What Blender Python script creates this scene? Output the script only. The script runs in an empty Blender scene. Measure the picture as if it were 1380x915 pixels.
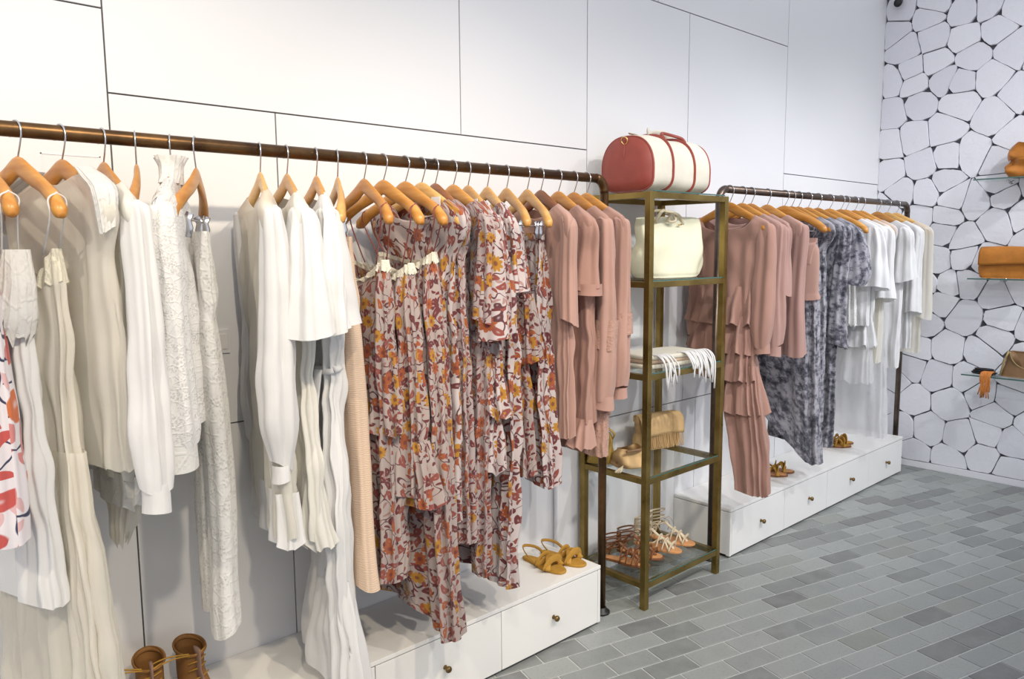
import bpy, bmesh, math, random
import numpy as np
from mathutils import Vector, Matrix
from math import sin, cos, pi, radians, atan2, sqrt

random.seed(7)
SC = bpy.context.scene
COL = SC.collection

# ------------------------------------------------------------------ camera
F_PX, YAW, PITCH, ROLL = 1032.0, 0.8321, 0.1186, -0.0070
CAM = Vector((-0.014, -2.1696, 1.4457))
fwd = Vector((cos(YAW) * cos(PITCH), sin(YAW) * cos(PITCH), -sin(PITCH)))
rgt = Vector((sin(YAW), -cos(YAW), 0))
upv = rgt.cross(fwd)
r2 = rgt * cos(ROLL) + upv * sin(ROLL)
u2 = -rgt * sin(ROLL) + upv * cos(ROLL)
cd = bpy.data.cameras.new('camera')
cd.sensor_width = 36.0
cd.lens = F_PX / 1380 * 36
cd.clip_start = 0.02
cam = bpy.data.objects.new('camera', cd)
COL.objects.link(cam)
m = Matrix((r2, u2, -fwd)).transposed().to_4x4()
m.translation = CAM
cam.matrix_world = m
SC.camera = cam

# ------------------------------------------------------------------ light
w = bpy.data.worlds.new('world')
SC.world = w
w.use_nodes = True
bg = w.node_tree.nodes['Background']
bg.inputs[0].default_value = (0.89, 0.918, 1.0, 1)
bg.inputs[1].default_value = 0.78

def spot(x, y, z, tx, ty, tz, energy, color, size=58, blend=.75, rad=.05):
    l = bpy.data.lights.new('track_or_fill_spot', 'SPOT')
    l.energy = energy
    l.color = color
    l.spot_size = radians(size)
    l.spot_blend = blend
    l.shadow_soft_size = rad
    o = bpy.data.objects.new('track_or_fill_spot', l)
    o.location = (x, y, z)
    d = Vector((tx - x, ty - y, tz - z))
    o.rotation_euler = d.to_track_quat('-Z', 'Y').to_euler()
    COL.objects.link(o)

WARM = (1.0, .86, .66)
NEUT = (1.0, .94, .86)
COOL = (.95, .96, 1.0)
spot(.15, -2.6, 3.1, .25, -.2, .98, 125, WARM, 66, 1)
spot(1.15, -2.6, 3.1, 1.1, -.2, .98, 125, WARM, 66, 1)
spot(2.25, -2.6, 3.1, 2.2, -.25, .95, 120, NEUT, 66, 1)
spot(3.4, -2.6, 3.1, 3.4, -.25, .95, 120, COOL, 66, 1)
spot(4.4, -2.6, 3.1, 4.45, -.25, 1.0, 120, COOL, 66, 1)
# added fill spots, no seen fixtures, brightening the camera-side faces of the clothes
spot(-1.5, -1.9, 3.1, .75, -.25, 1.05, 120, WARM, 56, 1)
spot(.2, -2.0, 3.1, 2.2, -.25, 1.0, 85, NEUT, 50, 1)
spot(1.6, -2.2, 3.1, 3.9, -.25, 1.0, 90, COOL, 50, 1)
spot(3.5, -2.3, 3.1, 5.2, -.85, 1.5, 75, COOL, 70, 1)  # extra wash spot, added only to brighten the stone wall

SC.view_settings.view_transform = 'Standard'
SC.view_settings.look = 'None'
SC.view_settings.gamma = 1
SC.view_settings.use_curve_mapping = False
SC.view_settings.exposure = 0.27

# ------------------------------------------------------------------ constants
ZR, YR, RR = 1.70, -0.2564, 0.0165          # rail height, distance from wall, radius
HB, YB = 0.2389, -0.3188                    # drawer plinth height and front
XS = 5.2576                                 # stone wall

# ------------------------------------------------------------------ object helpers
def tag(o, label=None, cat=None, group=None, kind=None):
    if label: o['label'] = label
    if cat: o['category'] = cat
    if group: o['group'] = group
    if kind: o['kind'] = kind
    return o

def empty(name, loc=(0, 0, 0), rz=0.0):
    o = bpy.data.objects.new(name, None)
    o.empty_display_size = .05
    o.location = loc
    o.rotation_euler = (0, 0, rz)
    COL.objects.link(o)
    return o

def mk(name, verts, faces, mat, parent=None, smooth=True, uvs=None, loc=None):
    me = bpy.data.meshes.new(name)
    me.from_pydata([tuple(v) for v in verts], [], faces)
    if uvs is not None:
        lay = me.uv_layers.new(name='UVMap')
        lay.data.foreach_set('uv', np.asarray(uvs, dtype=np.float32).ravel())
    if smooth:
        me.polygons.foreach_set('use_smooth', [True] * len(me.polygons))
    if mat: me.materials.append(mat)
    o = bpy.data.objects.new(name, me)
    if loc: o.location = loc
    COL.objects.link(o)
    if parent: o.parent = parent
    return o

class MB:
    def __init__(s): s.v = []; s.f = []
    def add(s, v, f):
        b = len(s.v)
        s.v += [tuple(p) for p in v]
        s.f += [tuple(i + b for i in q) for q in f]
        return s
    def box(s, x0, x1, y0, y1, z0, z1):
        v = [(x, y, z) for z in (z0, z1) for y in (y0, y1) for x in (x0, x1)]
        f = [(0, 2, 3, 1), (4, 5, 7, 6), (0, 1, 5, 4), (2, 6, 7, 3), (0, 4, 6, 2), (1, 3, 7, 5)]
        return s.add(v, f)
    def tube(s, pts, r, n=8, flat=1.0, up=None, caps=True):
        return s.add(*tube(pts, r, n, flat, up, caps))
    def build(s, name, mat, parent=None, smooth=True, bevel=0):
        o = mk(name, s.v, s.f, mat, parent, smooth)
        if bevel:
            bm = bmesh.new(); bm.from_mesh(o.data)
            bmesh.ops.bevel(bm, geom=bm.edges[:], offset=bevel, segments=2, affect='EDGES', profile=.6)
            bm.to_mesh(o.data); bm.free()
            o.data.polygons.foreach_set('use_smooth', [False] * len(o.data.polygons))
        return o

def tube(pts, r, n=8, flat=1.0, up=None, caps=True):
    """sweep an ellipse (r across, r*flat along the frame's second axis) along pts"""
    P = [Vector(p) for p in pts]
    N = len(P)
    R = r if hasattr(r, '__len__') else [r] * N
    FL = flat if hasattr(flat, '__len__') else [flat] * N
    V, Fc = [], []
    prev = None
    for i in range(N):
        t = (P[min(i + 1, N - 1)] - P[max(i - 1, 0)]).normalized()
        if up is not None:
            a = Vector(up).cross(t)
            if a.length < 1e-5: a = t.orthogonal()
        elif prev is None:
            a = t.orthogonal()
        else:
            a = prev - t * prev.dot(t)
        a.normalize(); prev = a
        b = t.cross(a)
        for k in range(n):
            th = 2 * pi * k / n
            V.append(P[i] + a * (R[i] * cos(th)) + b * (R[i] * FL[i] * sin(th)))
    for i in range(N - 1):
        for k in range(n):
            k2 = (k + 1) % n
            Fc.append((i * n + k, i * n + k2, (i + 1) * n + k2, (i + 1) * n + k))
    if caps:
        Fc.append(tuple(range(n - 1, -1, -1)))
        Fc.append(tuple((N - 1) * n + k for k in range(n)))
    return V, Fc

def spline(pts, n=24):
    """Catmull-Rom through pts"""
    P = [Vector(p) for p in pts]
    P = [P[0] * 2 - P[1]] + P + [P[-1] * 2 - P[-2]]
    out = []
    segs = len(P) - 3
    for i in range(n + 1):
        s = i / n * segs
        k = min(int(s), segs - 1); t = s - k
        a, b, c, d = P[k:k + 4]
        out.append(.5 * (2 * b + (c - a) * t + (2 * a - 5 * b + 4 * c - d) * t * t + (3 * b - a - 3 * c + d) * t ** 3))
    return out

def box_obj(name, x0, x1, y0, y1, z0, z1, mat, parent=None, bevel=.0015):
    return MB().box(x0, x1, y0, y1, z0, z1).build(name, mat, parent, False, bevel)

# ------------------------------------------------------------------ materials
class NT:
    def __init__(s, name):
        s.m = bpy.data.materials.new(name); s.m.use_nodes = True
        s.t = s.m.node_tree
        for n in list(s.t.nodes): s.t.nodes.remove(n)
        s.out = s.t.nodes.new('ShaderNodeOutputMaterial')
    def n(s, typ, **kw):
        nd = s.t.nodes.new('ShaderNode' + typ)
        for k, v in kw.items(): setattr(nd, k, v)
        return nd
    def l(s, a, b): s.t.links.new(a, b)
    def put(s, sock, v):
        if hasattr(v, 'is_output'): s.l(v, sock)
        else: sock.default_value = v
    def math(s, op, a, b=0.0, c=None, clamp=False):
        nd = s.n('Math', operation=op); nd.use_clamp = clamp
        s.put(nd.inputs[0], a); s.put(nd.inputs[1], b)
        if c is not None: s.put(nd.inputs[2], c)
        return nd.outputs[0]
    def vmath(s, op, a, b=None, scale=None):
        nd = s.n('VectorMath', operation=op)
        s.put(nd.inputs[0], a)
        if b is not None: s.put(nd.inputs[1], b)
        if scale is not None: s.put(nd.inputs['Scale'], scale)
        return nd.outputs['Value'] if op in ('LENGTH', 'DOT_PRODUCT') else nd.outputs[0]
    def mix(s, fac, a, b, blend='MIX'):
        nd = s.n('Mix', data_type='RGBA', blend_type=blend)
        s.put(nd.inputs[0], fac); s.put(nd.inputs[6], a); s.put(nd.inputs[7], b)
        return nd.outputs[2]
    def ramp(s, fac, stops, interp='LINEAR'):
        nd = s.n('ValToRGB'); cr = nd.color_ramp; cr.interpolation = interp
        while len(cr.elements) < len(stops): cr.elements.new(.5)
        for e, (p, c) in zip(cr.elements, stops):
            e.position = p; e.color = (*c, 1) if len(c) == 3 else c
        s.l(fac, nd.inputs[0])
        return nd.outputs[0]
    def step(s, v, lo, hi, a=0.0, b=1.0):
        nd = s.n('MapRange', interpolation_type='SMOOTHSTEP')
        s.put(nd.inputs[0], v); s.put(nd.inputs[1], lo); s.put(nd.inputs[2], hi)
        s.put(nd.inputs[3], a); s.put(nd.inputs[4], b)
        return nd.outputs[0]
    def noise(s, vec, scale, detail=3, rough=.5, dim='3D'):
        nd = s.n('TexNoise', noise_dimensions=dim)
        if vec is not None: s.l(vec, nd.inputs['Vector'])
        nd.inputs['Scale'].default_value = scale
        nd.inputs['Detail'].default_value = detail
        nd.inputs['Roughness'].default_value = rough
        return nd.outputs[0]
    def bump(s, h, strength=.3, dist=.002):
        nd = s.n('Bump'); nd.inputs['Strength'].default_value = strength
        nd.inputs['Distance'].default_value = dist
        s.l(h, nd.inputs['Height'])
        return nd.outputs[0]
    def principled(s, color, rough=.5, metal=0.0, normal=None, spec=.5, **kw):
        p = s.n('BsdfPrincipled')
        s.put(p.inputs['Base Color'], (*color, 1) if isinstance(color, tuple) and len(color) == 3 else color)
        s.put(p.inputs['Roughness'], rough); s.put(p.inputs['Metallic'], metal)
        p.inputs['Specular IOR Level'].default_value = spec
        if normal: s.l(normal, p.inputs['Normal'])
        for k, v in kw.items(): s.put(p.inputs[k], v)
        return p.outputs[0]
    def done(s, shader):
        s.l(shader, s.out.inputs[0]); return s.m
    def obj(s): return s.n('TexCoord').outputs['Object']
    def uv(s): return s.n('TexCoord').outputs['UV']

def plain(name, col, rough=.5, metal=0.0, nscale=0, namt=.15, bstr=0, spec=.5):
    t = NT(name)
    c = (*col, 1); nrm = None
    if nscale:
        nz = t.noise(t.obj(), nscale, 5, .6)
        dk = tuple(k * (1 - namt) for k in col); lt = tuple(min(1, k * (1 + namt)) for k in col)
        c = t.ramp(nz, [(.3, dk), (.7, lt)])
        if bstr: nrm = t.bump(nz, bstr, .003)
    return t.done(t.principled(c, rough, metal, nrm, spec))

M = {}
M['panel'] = plain('wall_panel_white', (.75, .75, .755), .42, spec=.3)
M['seam'] = plain('panel_seam', (.10, .10, .10), .8)
M['plinth'] = plain('plinth_white', (.79, .78, .75), .3, spec=.4)
M['black'] = plain('black_metal', (.012, .011, .01), .45)
M['steel'] = plain('hook_steel', (.62, .63, .66), .25, 1.0)
M['mortar'] = plain('mortar_dark', (.09, .09, .105), .9)
M['grout'] = plain('grout', (.50, .51, .49), .85, nscale=30, namt=.1)
M['skirting'] = plain('skirting_white', (.74, .74, .76), .5)
M['brass_dark'] = plain('aged_knob_brass', (.20, .13, .05), .35, .9, 60, .3)

def mat_pipe(name, a, b):
    t = NT(name)
    o = t.obj()
    nz = t.noise(o, 9, 5, .6)
    c = t.ramp(nz, [(.32, a), (.7, b)])
    n2 = t.noise(o, 120, 2)
    return t.done(t.principled(c, t.step(nz, .2, .8, .24, .42), .85, t.bump(n2, .05, .001)))
M['pipe'] = mat_pipe('aged_bronze_pipe', (.065, .034, .016), (.20, .11, .045))
M['pipe_dark'] = mat_pipe('dark_bronze_pipe', (.075, .055, .045), (.16, .12, .095))
M['brass'] = mat_pipe('antique_brass_frame', (.20, .135, .035), (.34, .245, .08))

def mat_wood(name, a, b):
    t = NT(name)
    o = t.obj()
    mp = t.n('Mapping'); mp.inputs['Scale'].default_value = (6, 60, 60)
    t.l(o, mp.inputs[0])
    nz = t.noise(mp.outputs[0], 1.0, 4, .55)
    oi = t.n('ObjectInfo').outputs['Random']
    c = t.ramp(nz, [(.3, a), (.7, b)])
    c = t.mix(t.math('MULTIPLY', oi, .45), c, (a[0] * .62, a[1] * .52, a[2] * .45, 1))
    return t.done(t.principled(c, .33, 0, None, .5))
M['wood'] = mat_wood('varnished_hanger_wood', (.50, .20, .03), (.66, .33, .075))
M['wood_pale'] = mat_wood('pale_hanger_wood', (.60, .31, .075), (.74, .46, .16))
M['wood_dark'] = mat_wood('dark_hanger_wood', (.22, .075, .025), (.34, .13, .045))

def mat_glass():
    t = NT('shelf_glass')
    tr = t.n('BsdfTransparent'); tr.inputs[0].default_value = (.95, .975, .965, 1)
    gl = t.n('BsdfGlossy'); gl.inputs['Roughness'].default_value = .03
    fr = t.n('LayerWeight'); fr.inputs[0].default_value = .35
    mx = t.n('MixShader'); t.l(t.math('ADD', t.math('MULTIPLY', t.math('POWER', fr.outputs['Facing'], 3.0), .30), .04), mx.inputs[0])
    t.l(tr.outputs[0], mx.inputs[1]); t.l(gl.outputs[0], mx.inputs[2])
    return t.done(mx.outputs[0])
M['glass'] = mat_glass()
M['glass_edge'] = plain('glass_edge_green', (.06, .13, .11), .15)

def mat_tile(name, island):
    t = NT(name)
    if island: rnd = t.n('NewGeometry').outputs['Random Per Island']
    else: rnd = t.n('ObjectInfo').outputs['Random']
    base = t.ramp(rnd, [(0, (.15, .152, .15)), (.16, (.195, .207, .198)), (.45, (.25, .268, .26)), (.75, (.30, .318, .306)), (1, (.23, .242, .218))])
    geo = t.n('NewGeometry').outputs['Position']
    nz = t.noise(geo, 14, 6, .62)
    n2 = t.noise(geo, 90, 4, .6)
    c = t.mix(t.step(nz, .35, .75, 0, .35), base, (.34, .352, .34, 1))
    c = t.mix(t.step(n2, .5, .75, 0, .25), c, (.12, .125, .125, 1))
    return t.done(t.principled(c, t.step(nz, .3, .7, .34, .55), 0, t.bump(n2, .25, .0015), .45))
M['tile'] = mat_tile('slate_tile', False)
M['tile_far'] = mat_tile('slate_tile_rest', True)

def mat_stone():
    t = NT('white_painted_stone')
    geo = t.n('NewGeometry').outputs['Position']
    oi = t.n('ObjectInfo').outputs['Random']
    nz = t.noise(geo, 7, 6, .6)
    n2 = t.noise(geo, 45, 5, .6)
    c = t.ramp(oi, [(0, (.70, .70, .74)), (1, (.80, .80, .83))])
    c = t.mix(t.step(n2, .55, .8, 0, .3), c, (.60, .60, .64, 1))
    h = t.math('ADD', nz, t.math('MULTIPLY', n2, .35))
    return t.done(t.principled(c, .75, 0, t.bump(h, .5, .012), .3))
M['stone'] = mat_stone()

# ---- cloth
def cloth_shader(t, color, sheer=0.0, transl=.22, rough=.85, normal=None, hole=None):
    p = t.principled(color, rough, 0, normal, .2, **{'Sheen Weight': .25})
    tl = t.n('BsdfTranslucent')
    t.put(tl.inputs[0], (*color, 1) if isinstance(color, tuple) and len(color) == 3 else color)
    mx = t.n('MixShader'); mx.inputs[0].default_value = transl
    t.l(p, mx.inputs[1]); t.l(tl.outputs[0], mx.inputs[2])
    sh = mx.outputs[0]
    if sheer or hole is not None:
        tr = t.n('BsdfTransparent')
        m2 = t.n('MixShader')
        f = sheer if hole is None else t.math('ADD', t.math('MULTIPLY', hole, .22), sheer, clamp=True)
        t.put(m2.inputs[0], f)
        t.l(sh, m2.inputs[1]); t.l(tr.outputs[0], m2.inputs[2])
        sh = m2.outputs[0]
    return t.done(sh)

def weave(t, uv, sc=900):
    n1 = t.noise(uv, sc * .25, 3, .6)
    mp = t.n('Mapping'); mp.inputs['Scale'].default_value = (38, 7, 1)
    t.l(uv, mp.inputs[0])
    n2 = t.noise(mp.outputs[0], 1.0, 4, .62)
    return t.math('ADD', t.math('MULTIPLY', n1, .25), t.math('MULTIPLY', n2, 1.6))

def mat_cloth(name, col, sheer=0.0, transl=.22, rough=.85, bstr=.22, tint=.06):
    t = NT(name); uv = t.uv()
    nz = t.noise(uv, 6, 4, .6)
    c = t.ramp(nz, [(.3, tuple(k * (1 - tint) for k in col)), (.7, tuple(min(1, k * (1 + tint * .5)) for k in col))])
    return cloth_shader(t, c, sheer, transl, rough, t.bump(weave(t, uv), bstr, .004))

def mat_lace(name, col, scale=120, sheer=.08, holes=True):
    t = NT(name); uv = t.uv()
    v1 = t.n('TexVoronoi', voronoi_dimensions='2D', feature='F1'); t.l(uv, v1.inputs['Vector']); v1.inputs['Scale'].default_value = scale
    v2 = t.n('TexVoronoi', voronoi_dimensions='2D', feature='DISTANCE_TO_EDGE'); t.l(uv, v2.inputs['Vector']); v2.inputs['Scale'].default_value = scale * .28
    big = t.step(t.noise(uv, 28, 2, .5), .42, .62)
    hole = t.math('MULTIPLY', t.step(v1.outputs['Distance'], .30, .42, 1, 0), big)
    ridge = t.step(v2.outputs['Distance'], .03, .12, 1, 0)
    h = t.math('ADD', t.math('MULTIPLY', t.math('SUBTRACT', 1.0, hole), .6), ridge)
    c = t.mix(t.math('MULTIPLY', hole, .3), (*col, 1), (col[0] * .85, col[1] * .84, col[2] * .80, 1))
    return cloth_shader(t, c, sheer, .22, .9, t.bump(h, .35, .003), hole if holes else None)

def motif(t, uv, scale, off, ratio, radius, petals=0, keep=.3, petal_depth=.3):
    """scattered printed motifs: (mask, radial 0..1, random colour) from one voronoi layer"""
    vs = t.vmath('ADD', t.vmath('SCALE', uv, scale=scale), (off, off * 1.7, 0))
    vo = t.n('TexVoronoi', voronoi_dimensions='2D', feature='F1')
    vo.inputs['Scale'].default_value = 1.0; vo.inputs['Randomness'].default_value = .85
    t.l(vs, vo.inputs['Vector'])
    loc = t.vmath('SUBTRACT', vs, vo.outputs['Position'])
    sep = t.n('SeparateColor'); t.l(vo.outputs['Color'], sep.inputs[0])
    rot = t.n('VectorRotate', rotation_type='Z_AXIS'); t.l(loc, rot.inputs['Vector'])
    t.l(t.math('MULTIPLY', sep.outputs[0], 6.283), rot.inputs['Angle'])
    x = t.n('SeparateXYZ'); t.l(rot.outputs[0], x.inputs[0])
    # bend leaves a little
    yb = t.math('ADD', x.outputs[1], t.math('MULTIPLY', t.math('MULTIPLY', x.outputs[0], x.outputs[0]), .9))
    yy = t.math('MULTIPLY', yb if not petals else x.outputs[1], ratio)
    r = t.math('SQRT', t.math('ADD', t.math('MULTIPLY', x.outputs[0], x.outputs[0]), t.math('MULTIPLY', yy, yy)))
    if petals:
        ang = t.math('ARCTAN2', yy, x.outputs[0])
        k = t.math('ABSOLUTE', t.math('COSINE', t.math('MULTIPLY', ang, petals * .5)))
        r = t.math('DIVIDE', r, t.math('ADD', 1 - petal_depth, t.math('MULTIPLY', k, petal_depth)))
    rn = t.math('DIVIDE', r, radius)
    mask = t.math('MULTIPLY', t.step(rn, .88, 1.02, 1, 0), t.math('GREATER_THAN', sep.outputs[1], keep))
    return mask, rn, sep.outputs[2]

def mat_floral(name, base, leafA, leafB, flower, flower2, stem, k=1.0, dens=1.0, sheer=0.0, stems=True, lw=1.0):
    t = NT(name); uv = t.uv()
    wv = t.n('TexNoise', noise_dimensions='2D'); t.l(uv, wv.inputs['Vector']); wv.inputs['Scale'].default_value = 9; wv.inputs['Detail'].default_value = 2
    wob = t.vmath('ADD', uv, t.vmath('SCALE', t.vmath('SUBTRACT', wv.outputs['Color'], (.5, .5, .5)), scale=.035))
    c = (*base, 1)
    nb = t.noise(uv, 5, 2)
    c = t.mix(t.step(nb, .35, .7, 0, .5), c, (base[0] * .86, base[1] * .80, base[2] * .80, 1))
    if stems:
        n1 = t.noise(wob, 13 * k, 1.5, .4)
        line = t.step(t.math('ABSOLUTE', t.math('SUBTRACT', n1, .5)), .007 * lw, .016 * lw, 1, 0)
        c = t.mix(line, c, (*stem, 1))
    mk_, rn, rc = motif(t, wob, 30 * k, 3.1, 2.3, .40, 0, .25 / dens)
    c = t.mix(mk_, c, t.ramp(rc, [(0, leafA), (.5, leafB), (.8, tuple(.6 * a + .4 * b for a, b in zip(leafB, base)))], 'CONSTANT'))
    mk_, rn, rc = motif(t, wob, 19 * k, 8.4, 1.8, .42, 0, .40 / dens)
    lf = t.ramp(rc, [(0, leafB), (.45, leafA), (.8, flower2)], 'CONSTANT')
    vein = t.math('MULTIPLY', t.step(rn, .0, .35, 1, 0), .5)
    c = t.mix(mk_, c, t.mix(vein, lf, (*base, 1)))
    mk_, rn, rc = motif(t, uv, 10.5 * k, 1.7, 1.25, .34, 9, .42 / dens, .34)
    fc = t.ramp(rc, [(0, flower), (.62, flower2)], 'CONSTANT')
    fc = t.mix(t.step(rn, .25, .4, .75, 0), fc, (*leafA, 1))
    c = t.mix(mk_, c, fc)
    return cloth_shader(t, c, sheer, .2, .85, t.bump(weave(t, uv), .25, .004))

def mat_toile(name):
    t = NT(name); uv = t.uv()
    n1 = t.noise(uv, 34, 5, .7)
    n2 = t.noise(uv, 12, 3, .6)
    f = t.math('ADD', t.math('MULTIPLY', n1, .6), t.math('MULTIPLY', n2, .4))
    c = t.ramp(f, [(.41, (.06, .06, .075)), (.48, (.16, .16, .19)), (.53, (.36, .35, .385)), (.68, (.48, .465, .49))])
    return cloth_shader(t, c, 0, .15, .85, t.bump(weave(t, uv), .25, .004))

def mat_knit(name, col):
    t = NT(name); uv = t.uv()
    wv = t.n('TexWave', wave_type='BANDS', bands_direction='Y'); t.l(uv, wv.inputs[0])
    wv.inputs['Scale'].default_value = 55; wv.inputs['Distortion'].default_value = 6.0; wv.inputs['Detail'].default_value = 3
    c = t.mix(t.math('MULTIPLY', wv.outputs[1], .16), (*col, 1), (col[0] * .80, col[1] * .70, col[2] * .60, 1))
    return cloth_shader(t, c, 0, .2, .9, t.bump(wv.outputs[1], .25, .003))

WH = (.80, .79, .77)
M['white'] = mat_cloth('white_cotton', (.79, .785, .775))
M['offwhite'] = mat_cloth('offwhite_cotton', (.78, .76, .695))
M['cream'] = mat_cloth('cream_cotton', (.78, .74, .62))
M['sheer'] = mat_cloth('sheer_white_voile', (.88, .85, .775), .12, .5)
M['sheer2'] = mat_cloth('very_sheer_white', (.86, .86, .86), .40, .5)
M['strap'] = mat_cloth('white_strap', (.74, .73, .71))
M['lace'] = mat_lace('white_lace', (.82, .81, .78))
M['lace_fine'] = mat_lace('fine_white_lace', (.83, .82, .80), 190, .02)
M['lace_cream'] = mat_lace('cream_lace', (.80, .77, .64), 150, .02)
M['lace_solid'] = mat_lace('lace_applique', (.77, .76, .73), 90, 0, False)
M['pink'] = mat_cloth('dusty_pink_viscose', (.45, .26, .205), 0, .18)
M['pink2'] = mat_cloth('rose_beige_viscose', (.51, .31, .25), 0, .18)
M['pink3'] = mat_cloth('mauve_pink_viscose', (.45, .275, .235), 0, .18)
M['pinklace'] = mat_lace('pink_lace', (.54, .33, .26), 150, .02)
M['knit'] = mat_knit('beige_crinkle_knit', (.72, .55, .41))
M['tan_cloth'] = mat_cloth('tan_cloth', (.50, .27, .09))
M['toile'] = mat_toile('grey_blue_toile_print')
FL = dict(leafA=(.15, .04, .042), leafB=(.27, .075, .06), flower=(.45, .215, .03), flower2=(.35, .095, .035), stem=(.11, .04, .045))
M['floral'] = mat_floral('floral_print_dark', (.43, .355, .325), **FL, k=1.35, dens=1.3)
M['floral2'] = mat_floral('floral_print_light', (.57, .50, .485), **FL, k=1.2, dens=1.1)
M['floral3'] = mat_floral('floral_print_fine', (.44, .36, .345), **FL, k=1.6, dens=1.25)
M['redfloral'] = mat_floral('red_flower_print', (.78, .75, .78), (.52, .10, .09), (.62, .24, .23), (.60, .085, .04), (.58, .16, .06), (.045, .05, .10), k=.62, dens=.8, lw=.8)

# ---- leathers
def mat_leather(name, col, rough=.5, b=.3, mot=.2):
    t = NT(name); o = t.obj()
    nz = t.noise(o, 18, 5, .6); n2 = t.noise(o, 320, 2)
    c = t.ramp(nz, [(.3, tuple(k * (1 - mot) for k in col)), (.7, tuple(min(1, k * (1 + mot * .5)) for k in col))])
    return t.done(t.principled(c, rough, 0, t.bump(t.math('ADD', nz, t.math('MULTIPLY', n2, .3)), b, .003), .4))
M['red_leather'] = mat_leather('brick_red_leather', (.30, .06, .042), .45, .2, .12)
M['canvas'] = mat_leather('cream_canvas', (.68, .64, .54), .8, .2, .07)
M['cream_leather'] = mat_leather('pale_cream_leather', (.70, .68, .50), .5, .2, .05)
M['tan'] = mat_leather('tan_suede', (.60, .40, .19), .85)
M['mustard'] = mat_leather('mustard_suede', (.44, .235, .035), .75)
M['brown'] = mat_leather('brown_leather', (.20, .075, .025), .45)
M['cognac'] = mat_leather('cognac_leather', (.43, .155, .018), .4)
M['insole'] = mat_leather('natural_insole', (.62, .30, .12), .5)
M['bone'] = mat_leather('bone_leather', (.68, .58, .41), .55)
M['bootbrown'] = mat_leather('boot_suede', (.27, .125, .035), .75)
M['tongue'] = mat_leather('boot_tongue', (.30, .185, .14), .8)
M['olive'] = mat_leather('olive_mustard_leather', (.36, .24, .05), .5)
M['gold'] = plain('gold_ring', (.75, .50, .18), .25, 1.0)
M['black_leather'] = mat_leather('black_leather', (.018, .016, .016), .45)
M['orange_tassel'] = mat_leather('orange_tassel', (.55, .19, .035), .7)
M['saddle'] = mat_leather('saddle_brown', (.23, .13, .06), .5)
M['saddle_trim'] = mat_leather('saddle_trim', (.40, .29, .12), .5)

# ================================================================== SETTING
# ---- wall_left: dark backing with flush white panels
wall_l = MB().box(-1.2, XS + .12, .006, .12, -.02, 3.7).build('wall_left', M['seam'], None, False)
tag(wall_l, 'white panelled shop wall with thin dark seams behind the clothes rails', kind='structure')
G = .0022
PANELS = [(2.386, 2.85, 2.52, 3.7), (2.85, 4.0, 2.52, 3.7), (4.0, XS, 1.845, 3.7),
          (2.386, 3.09, .70, 2.52), (3.09, 4.0, .70, 2.52), (4.0, XS, .70, 1.845),
          (1.725, 2.386, 1.845, 3.7), (.58, 1.725, 1.845, 3.7), (-1.2, .58, 2.05, 3.7), (-1.2, .58, .945, 2.05),
          (.58, 1.03, .945, 1.845), (1.03, 2.386, .945, 1.845), (-1.2, .58, 0, .945), (.58, 1.03, 0, .945),
          (1.03, 2.19, 0, .945), (2.19, 2.386, 0, .945), (2.386, 3.2, 0, .70), (3.2, 4.0, 0, .70), (4.0, 4.96, 0, .70), (4.96, XS, 0, .70)]
for (x0, x1, z0, z1) in PANELS:
    box_obj('wall_panel', x0 + G, x1 - G, 0, .0075, z0 + G, z1 - G, M['panel'], wall_l, .0008)
# small access hatch frame on the left panel
hb = MB()
for (x0, x1, z0, z1) in [(.42, .553, 1.681, 1.684), (.42, .423, 1.56, 1.684), (.55, .553, 1.56, 1.684), (.42, .553, 1.56, 1.563)]:
    hb.box(x0, x1, -.0012, .002, z0, z1)
hb.build('hatch_outline', M['skirting'], wall_l, False)

# socket plate low on the wall between the white clothes
sp = empty('socket_plate', (.836, 0, 1.187))
tag(sp, 'small square white socket plate on the panelled wall behind white clothes', 'socket')
box_obj('plate', -.022, .022, -.006, 0, -.034, .034, M['panel'], sp, .001)
box_obj('insert', -.014, .014, -.0085, -.006, -.022, .022, M['plinth'], sp, .001)

# ---- wall_back: stones with open dark joints
def px_stone(u, v, x=XS):
    d = fwd + r2 * ((u - 690) / F_PX) - u2 * ((v - 457.5) / F_PX)
    t = (x - CAM.x) / d.x
    p = CAM + d * t
    return (p.y, p.z)
seedsA = [(125, 95), (370, 130), (410, 40), (640, 95), (830, 50), (1020, 60), (90, 240), (180, 390), (400, 290), (640, 290), (890, 220),
          (1010, 380), (700, 440), (420, 490), (220, 545), (75, 630), (250, 650), (470, 610), (840, 600), (610, 640), (600, 790), (280, 800), (70, 880), (1050, 730), (870, 890)]
seedsB = [(245, 205), (480, 150), (680, 330), (910, 400), (1040, 190), (55, 260), (50, 480), (310, 420), (505, 350), (150, 630), (340, 620),
          (480, 540), (550, 670), (720, 700), (950, 660), (280, 830), (500, 820), (880, 850), (905, 565), (1080, 790)]
seedsC = [(420, 60), (560, 110), (580, 235), (360, 260), (680, 265), (300, 420), (450, 430), (590, 410), (275, 530), (410, 545), (290, 690),
          (560, 640), (790, 500), (830, 660), (950, 440), (780, 790), (440, 860), (240, 860), (680, 890)]
seedsD = [(190, 110), (360, 170), (200, 330), (440, 350), (560, 190), (640, 290), (830, 320), (720, 430), (290, 515), (510, 570), (125, 500),
          (200, 670), (430, 720), (650, 700), (680, 545), (850, 610), (830, 790), (880, 200)]
seeds = [px_stone(1190 + a / 5.72, b / 5.72) for a, b in seedsA] + [px_stone(1190 + a / 5.72, 150 + b / 5.72) for a, b in seedsB] + \
        [px_stone(1190 + a / 5.084, 300 + b / 5.084) for a, b in seedsC] + [px_stone(1190 + a / 4.816, 470 + b / 4.816) for a, b in seedsD]
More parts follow.
